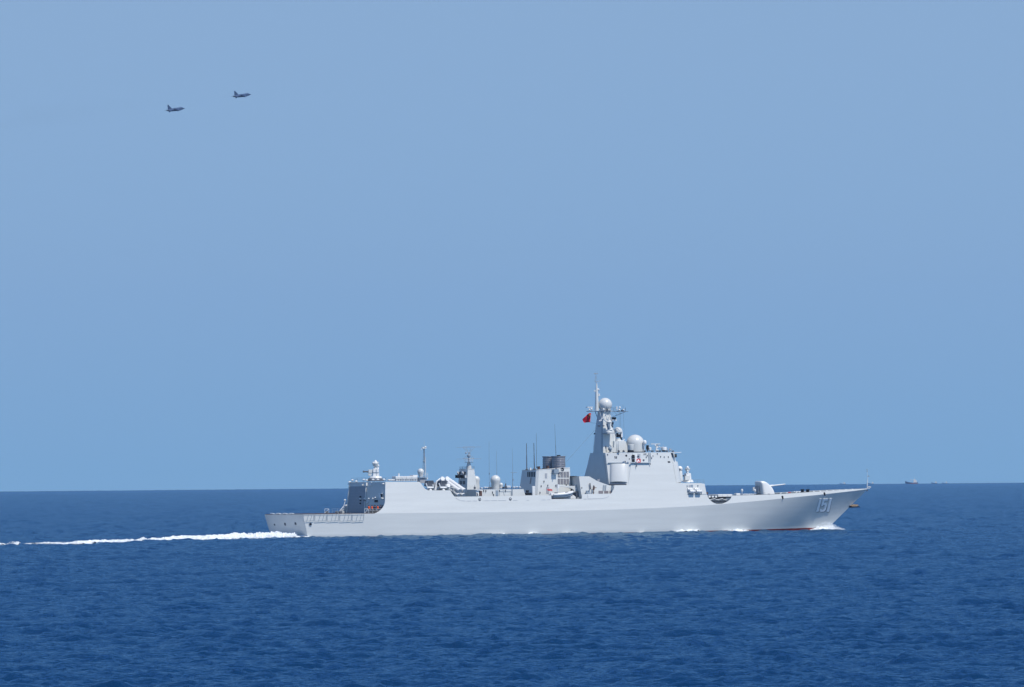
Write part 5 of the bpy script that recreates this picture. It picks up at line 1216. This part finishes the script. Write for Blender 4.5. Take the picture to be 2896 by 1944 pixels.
# ------------------------------------------------------------------ far boats at the horizon
def far_boat(u, v, dist, length, kind, label, yaw=math.pi):
    d = wray((u, v)); h = Vector((d.x, d.y, 0)).normalized(); c = h * dist; c.z = -dist * dist / 2 / R_EARTH
    rt = empty('distant_boat', label, 'boat', Matrix.Translation(c) @ Matrix.Rotation(yaw, 4, 'Z'), 'boats far off on the horizon'); k = length / 20
    mb = MB(); rg_ = []
    for x, w_, zt_, zb_ in ((-9.5, 2.4, 2.6, -1), (-8, 2.8, 2.3, -1.5), (0, 3.0, 2.1, -1.5), (6, 2.4, 2.9, -1.5), (9, 1.1, 4.1, -1.0), (10.5, .1, 4.8, 1.5)):
        rg_.append([Vector((x, -w_, zt_)) * k, Vector((x, -w_ * .6, zb_)) * k, Vector((x, w_ * .6, zb_)) * k, Vector((x, w_, zt_)) * k])
    mb.loft(rg_); mb.build('boat_hull', M['farhull'] if kind != 1 else M['farhull'], rt)
    mb = MB(); mb.hexa([Vector(v_) * k for v_ in ((-7.5, -2, 2), (-2.0, -2, 2), (-2.0, 2, 2), (-7.5, 2, 2), (-7.2, -1.8, 5.6), (-2.6, -1.8, 5.6), (-2.6, 1.8, 5.6), (-7.2, 1.8, 5.6))]); mb.box(Vector((-4.5, 0, 6.2)) * k, Vector((3.2, 3, 1.6)) * k); mb.build('cabin', M['farwhite'], rt)
    mb = MB(); mb.box(Vector((-2.45, 0, 4.6)) * k, Vector((.1, 3, .8)) * k); mb.build('cabin_window', M['glass'], rt)
    mb = MB(); mb.tube(Vector((-4, 0, 6.5)) * k, Vector((-4, 0, 11)) * k, .14 * k); mb.tube(Vector((2, 0, 2)) * k, Vector((1.5, 0, 8.0)) * k, .14 * k); mb.tube(Vector((-3.5, 0, 7)) * k, Vector((1.5, 0, 6.5)) * k, .2 * k); mb.build('boat_mast', M['farwhite'], rt)
    if kind == 0:
        mb = MB(); mb.box(Vector((-3, 0, .9)) * k, Vector((11, 5.5, .7)) * k); mb.build('hull_band', M['farred'], rt)
far_boat(2579, 1365, 11900, 17.5, 0, 'largest of the far boats right of the warship bow, dark hull and white cabin')
far_boat(2643, 1366, 13200, 9, 1, 'small dark boat on the horizon, second right of the warship bow')
far_boat(2673, 1366, 15500, 10, 1, 'faint pale boat at the far right end of the row on the horizon')
far_boat(2384, 1368, 14500, 10, 1, 'faint pale boat on the horizon above the foredeck of the warship')
far_boat(2464, 1368, 14500, 10, 1, 'faint pale boat on the horizon just right of the jackstaff')

# ------------------------------------------------------------------ sea
def fft_tile(N, Lt, wind, wdir, amp, seed, lo=0.0, hi=1e9, spread=2):
    r = np.random.default_rng(seed); k = 2 * np.pi * np.fft.fftfreq(N, Lt / N); KX, KY = np.meshgrid(k, k, indexing='ij'); K = np.sqrt(KX ** 2 + KY ** 2); K[0, 0] = 1e-6
    Lw = wind ** 2 / 9.81; cosf = (KX * math.cos(wdir) + KY * math.sin(wdir)) / K
    P = np.exp(-1 / (K * Lw) ** 2) / K ** 4 * (0.10 + 0.90 * cosf ** spread) * (K > lo) * (K < hi); P[0, 0] = 0
    h = np.fft.ifft2(np.sqrt(P) * (r.normal(size=(N, N)) + 1j * r.normal(size=(N, N)))).real
    return h / h.std() * amp
N = 1024
T1 = fft_tile(N, 310.0, 4.6, 1.9, 0.12, 3, hi=2 * np.pi / .9)
T2 = fft_tile(N, 97.0, 2.2, 2.65, 0.074, 5, hi=2 * np.pi / .25, spread=4)
T2 = T2 + 2.0 * T2 ** 2; T2 -= T2.mean()
T1 = T1 + 0.9 * T1 ** 2; T1 -= T1.mean()
def samp(T, Lt, x, y, rot):
    c, s = math.cos(rot), math.sin(rot); a = ((x * c - y * s) / Lt % 1) * N; b = ((x * s + y * c) / Lt % 1) * N
    i, j = a.astype(int) % N, b.astype(int) % N; fa, fb = a - np.floor(a), b - np.floor(b); i1, j1 = (i + 1) % N, (j + 1) % N
    return T[i, j] * (1 - fa) * (1 - fb) + T[i1, j] * fa * (1 - fb) + T[i, j1] * (1 - fa) * fb + T[i1, j1] * fa * fb
def sea_h(x, y): return samp(T1, 310.0, x, y, .35) + samp(T2, 97.0, x, y, 1.1)
def build_sea():
    rr = [3.0]
    while rr[-1] < 26000:
        d = rr[-1]
        if d < 400: st = max(2.0, d * .06) if d < 380 else 1.0
        else: st = 0.42 * (d / 450) ** 1.28
        rr.append(d + st)
    rr = np.array(rr)
    ph = np.concatenate([np.linspace(-math.pi, -.12, 40, endpoint=False), np.linspace(-.12, -.075, 130, endpoint=False), np.linspace(-.075, .075, 680, endpoint=False), np.linspace(.075, .12, 130, endpoint=False), np.linspace(.12, math.pi, 40, endpoint=False)])
    nr, nc = len(rr), len(ph); Rr, Ph = np.meshgrid(rr, ph, indexing='ij')
    Xs, Ys = Rr * np.sin(Ph), Rr * np.cos(Ph)
    Zs = sea_h(Xs, Ys) * np.clip(1.0, 0, 1) - Rr ** 2 / 2 / R_EARTH
    co = np.stack([Xs, Ys, Zs], -1).reshape(-1, 3)
    i, j = np.meshgrid(np.arange(nr - 1), np.arange(nc), indexing='ij'); j1 = (j + 1) % nc
    q = np.stack([i * nc + j, i * nc + j1, (i + 1) * nc + j1, (i + 1) * nc + j], -1).reshape(-1, 4)
    me = bpy.data.meshes.new('sea'); me.vertices.add(len(co)); me.vertices.foreach_set('co', co.ravel().astype(np.float32))
    me.loops.add(q.size); me.loops.foreach_set('vertex_index', q.ravel().astype(np.int32)); me.polygons.add(len(q))
    me.polygons.foreach_set('loop_start', np.arange(0, q.size, 4, dtype=np.int32)); me.polygons.foreach_set('use_smooth', np.ones(len(q), bool))
    me.update(calc_edges=True)
    if me.polygons[len(q) // 2].normal.z < 0: me.flip_normals()
    m = bpy.data.materials.new('sea_water'); m.use_nodes = True; n = m.node_tree.nodes; l = m.node_tree.links; b = n['Principled BSDF']
    n.remove(b); df = n.new('ShaderNodeBsdfDiffuse'); df.inputs[0].default_value = (0.003, 0.026, 0.076, 1)
    gl = n.new('ShaderNodeBsdfGlossy'); gl.inputs['Roughness'].default_value = 0.10; gl.inputs['Color'].default_value = (0.55, 0.80, 1.0, 1)
    fr_n = n.new('ShaderNodeFresnel'); fr_n.inputs[0].default_value = 1.33; fm = n.new('ShaderNodeMath'); fm.operation = 'MULTIPLY'; fm.inputs[1].default_value = 0.76
    mx = n.new('ShaderNodeMixShader'); l.new(fr_n.outputs[0], fm.inputs[0]); l.new(fm.outputs[0], mx.inputs[0]); l.new(df.outputs[0], mx.inputs[1]); l.new(gl.outputs[0], mx.inputs[2]); l.new(mx.outputs[0], n['Material Output'].inputs[0])
    tc = n.new('ShaderNodeTexCoord'); mp = n.new('ShaderNodeMapping'); mp.inputs['Scale'].default_value = (1.0, 1.0, 1.0); l.new(tc.outputs['Object'], mp.inputs[0])
    t1 = n.new('ShaderNodeTexNoise'); t1.inputs['Scale'].default_value = 2.2; t1.inputs['Detail'].default_value = 4; l.new(mp.outputs[0], t1.inputs[0])
    bp = n.new('ShaderNodeBump'); bp.inputs['Strength'].default_value = .8; bp.inputs['Distance'].default_value = .22; l.new(t1.outputs[0], bp.inputs['Height']); [l.new(bp.outputs[0], q_.inputs['Normal']) for q_ in (df, gl, fr_n)]
    me.materials.append(m)
    o = bpy.data.objects.new('sea', me); COL.objects.link(o); o['kind'] = 'structure'; o['label'] = 'deep blue rippled sea reaching the horizon'
build_sea()

# ------------------------------------------------------------------ foam
def vnoise(x, y, seed):
    r = np.random.default_rng(seed); T = r.random((256, 256)); i, j = np.floor(x).astype(int), np.floor(y).astype(int); fx, fy = x - i, y - j
    fx, fy = fx * fx * (3 - 2 * fx), fy * fy * (3 - 2 * fy); g = lambda a, b: T[a % 256, b % 256]
    return g(i, j) * (1 - fx) * (1 - fy) + g(i + 1, j) * fx * (1 - fy) + g(i, j + 1) * (1 - fx) * fy + g(i + 1, j + 1) * fx * fy
def fbm(x, y, seed): return sum(vnoise(x * 2 ** k, y * 2 ** k, seed + k) * .5 ** (k + 1) for k in range(5))
def foam_strip(path, heights, width, ds, dw, seed, name, label, rag=1.0, front=.18):
    # path: list of photo points along the near edge on the water; heights in metres
    P = [G(p) for p in path]; P = [Vector((p.x, p.y, 0)) for p in P]
    cum = [0]
    for a, b in zip(P[:-1], P[1:]): cum.append(cum[-1] + (b - a).length)
    S = np.arange(0, cum[-1], ds); W_ = np.arange(0, width + dw, dw)
    px = np.interp(S, cum, [p.x for p in P]); py = np.interp(S, cum, [p.y for p in P]); hh_ = np.interp(S, cum, heights)
    A, B = np.meshgrid(S, W_, indexing='ij'); PX = px[:, None] + 0 * B; PY = py[:, None] + B; H = hh_[:, None]
    cs = np.clip(B / (width * front), 0, 1) * np.clip((width - B) / (width * (1 - front)), 0, 1); cs = np.sqrt(cs)
    nz = fbm(A * 1.1 + 3, B * 1.1, seed); nz2 = fbm(A * .16, B * .2 + 9, seed + 20)
    z = H * cs * (0.35 + .85 * nz * 1.2 + .5 * nz2 * rag) - .04 * rag - .12 * (1 - cs) + .08 * cs
    d2_ = (PX ** 2 + PY ** 2); Zg = z + sea_h(PX, PY) * np.clip(1 - H * .6, .2, 1) - d2_ / 2 / R_EARTH
    n_, m_ = A.shape; co = np.stack([PX, PY, Zg], -1).reshape(-1, 3); i, j = np.meshgrid(np.arange(n_ - 1), np.arange(m_ - 1), indexing='ij')
    q = np.stack([i * m_ + j, (i + 1) * m_ + j, (i + 1) * m_ + j + 1, i * m_ + j + 1], -1).reshape(-1, 4)
    me = bpy.data.meshes.new(name); me.from_pydata(co.tolist(), [], q.tolist()); set_dens(me, np.clip(z / .55, 0, 1) * np.ones_like(z)); me.polygons.foreach_set('use_smooth', [True] * len(q)); me.materials.append(M['foam'])
    o = bpy.data.objects.new(name, me); COL.objects.link(o); tag(o, label, 'foam', kind='stuff'); return o
wp = [(866, 1519.5), (847, 1520), (820, 1521.5), (790, 1522.5), (770, 1523), (700, 1525), (578, 1528), (510, 1528.5), (470, 1529), (430, 1531), (385, 1534), (308, 1538), (260, 1539.5), (193, 1541), (150, 1541), (100, 1541), (60, 1541), (50, 1542), (0, 1543.5), (-150, 1547)]
wh = [0.0, .35, .85, 1.05, 1.2, 1.0, .85, .8, .45, .48, .52, .62, .42, .30, .20, .15, .08, .16, .26, .32]
foam_strip(wp, wh, 14.0, .22, .22, 31, 'wake_foam', 'long white foaming wake trailing left from the warship stern')
def hull_foam(u0, u1, h, seed, label, w_=2.4):
    xa, xb = [L((u, 1508), -hbW(min(142, max(1.4, L((u, 1508), -8).x))) - .6).x for u in (u0, u1)]
    n1_ = max(12, int((xb - xa) / .12)); n2__ = 22; vs = []
    for i in range(n1_ + 1):
        t = i / n1_; x = xa + (xb - xa) * t; e = max(0, math.sin(math.pi * t)) ** .6
        for j in range(n2__ + 1):
            s_ = j / n2__; vs.append((x - s_ * .8, -hbW(x) + .3 - s_ * w_, h * e * (1 - s_) ** .75, x, s_ * w_, e)); 
    V = np.array(vs); nz = fbm(V[:, 3] * 1.5 + seed, V[:, 4] * 1.5, seed); W3 = [SHIPM @ Vector((a_, b_, 0)) for a_, b_ in V[:, :2]]
    sh = sea_h(np.array([p.x for p in W3]), np.array([p.y for p in W3]))
    z = V[:, 2] * (.15 + 1.3 * nz) + sh * .9 + .08 * V[:, 5] - .05 - .22 * (V[:, 4] / w_) ** 2; k = n2__ + 1
    co = np.stack([V[:, 0], V[:, 1], z], -1); q = [(i * k + j, (i + 1) * k + j, (i + 1) * k + j + 1, i * k + j + 1) for i in range(n1_) for j in range(n2__)]
    me = bpy.data.meshes.new('side_foam'); me.from_pydata(co.tolist(), [], q); set_dens(me, np.clip((z - sh * .9) / .4, 0, 1)); me.polygons.foreach_set('use_smooth', [True] * len(q)); me.materials.append(M['foam'])
    o = bpy.data.objects.new('side_foam', me); COL.objects.link(o); o.matrix_world = SHIPM; tag(o, label, 'foam', kind='stuff')
hull_foam(2038, 2136, .68, 51, 'white foam crest against the hull, just left of the red waterline stripe')
hull_foam(1905, 1990, .72, 52, 'white foam crest against the hull below the bridge front')
hull_foam(1492, 1536, .3, 53, 'small white foam patch below the mid radomes at the waterline')
hull_foam(1350, 1470, .16, 54, 'thin streaky foam line along the hull aft of midships')
hull_foam(1590, 1622, .18, 55, 'thin foam patch at the waterline below the boat bay')
hull_foam(1800, 1838, .18, 56, 'thin foam patch at the waterline below the radar covers')
hull_foam(1100, 1180, .12, 57, 'thin foam line at the waterline below the hangar')
def stern_wash():
    xs_, ys_ = np.arange(-16, 2.2, .16), np.arange(-8.2, 8.3, .2); A, B = np.meshgrid(xs_, ys_, indexing='ij')
    nz = fbm(A * .9 + 40, B * .9 + 40, 88); env = np.clip((A + 16) / 9, 0, 1) * np.clip((8.6 - np.abs(B)) / 2, 0, 1) ** .5
    Z_ = (.12 + .75 * nz) * env * (.55 + .35 * (A > -9) * 1.0) - .12; co = np.stack([A, B, Z_], -1).reshape(-1, 3); m_ = len(ys_)
    q = [(i * m_ + j, (i + 1) * m_ + j, (i + 1) * m_ + j + 1, i * m_ + j + 1) for i in range(len(xs_) - 1) for j in range(m_ - 1)]
    me = bpy.data.meshes.new('stern_wash'); me.from_pydata(co.tolist(), [], q); set_dens(me, np.clip(Z_ / .4 + .2, 0, 1)); me.polygons.foreach_set('use_smooth', [True] * len(q)); me.materials.append(M['foam'])
    o = bpy.data.objects.new('stern_wash', me); COL.objects.link(o); o.matrix_world = SHIPM; tag(o, 'churned white water boiling up right behind the flat stern', 'foam', kind='stuff')
stern_wash()
# bow wave: folds of white water against the stem and spray above
def bow_wave():
    n1_, n2__ = 150, 34; vs = []
    for i in range(n1_ + 1):
        t = i / n1_; u = 2296 + (2392 - 2296) * t
        x = np.interp(u, [2296, 2392], [136.4, 148.5])
        hb_ = hbW(min(x, 142.4)) if x < 142.5 else .05
        base_h = np.interp(u, [2296, 2312, 2325, 2335, 2350, 2358, 2366, 2380, 2392], [0, .45, 1.0, 1.25, 1.35, .95, .4, .15, 0])
        for j in range(n2__ + 1):
            s_ = j / n2__; off = s_ * (2.6 if u < 2350 else 2.0)
            rise = (1 - s_) ** .8 * math.sin(min(1, (1 - s_) * 3 + .02) * math.pi / 2); vs.append((x - s_ * 2.3 + .4, -hb_ + .25 - off, base_h * rise, x, off))
    V = np.array(vs); nz = fbm(V[:, 3] * 2.2, V[:, 4] * 2.2, 77); z = V[:, 2] * (.55 + .9 * nz) - .06
    co = np.stack([V[:, 0], V[:, 1] + (nz - .5) * .35, z], -1); k = n2__ + 1
    q = [(i * k + j, (i + 1) * k + j, (i + 1) * k + j + 1, i * k + j + 1) for i in range(n1_) for j in range(n2__)]
    me = bpy.data.meshes.new('bow_wave'); me.from_pydata(co.tolist(), [], q); set_dens(me, np.clip(z / .5, 0, 1)); me.polygons.foreach_set('use_smooth', [True] * len(q)); me.materials.append(M['foam'])
    o = bpy.data.objects.new('bow_wave', me); COL.objects.link(o); o.matrix_world = SHIPM; tag(o, 'white bow wave curling off the warship stem', 'foam', kind='stuff')
    mb = MB()
    for _ in range(5200):
        u = random.betavariate(2.4, 1.8); x = 137.5 + u * 9.8; hb_ = hbW(min(x, 142.4)) if x < 142.5 else .05
        hm_ = np.interp(x, [137.5, 139.5, 142, 144, 145.5, 147.5], [.25, 1.2, 2.0, 1.5, .7, .15])
        z = hm_ * random.random() ** 1.4; y = -hb_ - .15 - random.random() * 1.2; r = random.uniform(.012, .035); c = Vector((x - random.random() * .8, y, z))
        mb.add([c + Vector((r, 0, -r)), c + Vector((-r, r, -r)), c + Vector((-r, -r, -r)), c + Vector((0, 0, r * 1.4))], [(0, 1, 2), (0, 3, 1), (1, 3, 2), (2, 3, 0)])
    o = mb.build('bow_spray', M['spray'], None); o.matrix_world = SHIPM; tag(o, 'fine white spray thrown up at the stem of the warship', 'spray', kind='stuff')
bow_wave()

# ------------------------------------------------------------------ haze
HAZE = 2.0e-5
if HAZE:
    m = bpy.data.materials.new('haze'); m.use_nodes = True; n = m.node_tree.nodes; l = m.node_tree.links; n.clear()
    o_ = n.new('ShaderNodeOutputMaterial'); v = n.new('ShaderNodeVolumePrincipled'); v.inputs['Color'].default_value = (.45, .68, 1.0, 1); v.inputs['Density'].default_value = HAZE; v.inputs['Anisotropy'].default_value = .2
    l.new(v.outputs[0], o_.inputs['Volume'])
    mb = MB(); mb.box((0, 0, 270), (60000, 60000, 720)); o = mb.build('haze', m, None, smooth=False); o.location.z = 0; o['kind'] = 'stuff'; o['label'] = 'thin blue sea haze over the whole scene'; o['category'] = 'haze'
    # bottom 90 m down: the curved sea drops 53 m at its far edge
print('objects', len(bpy.data.objects))
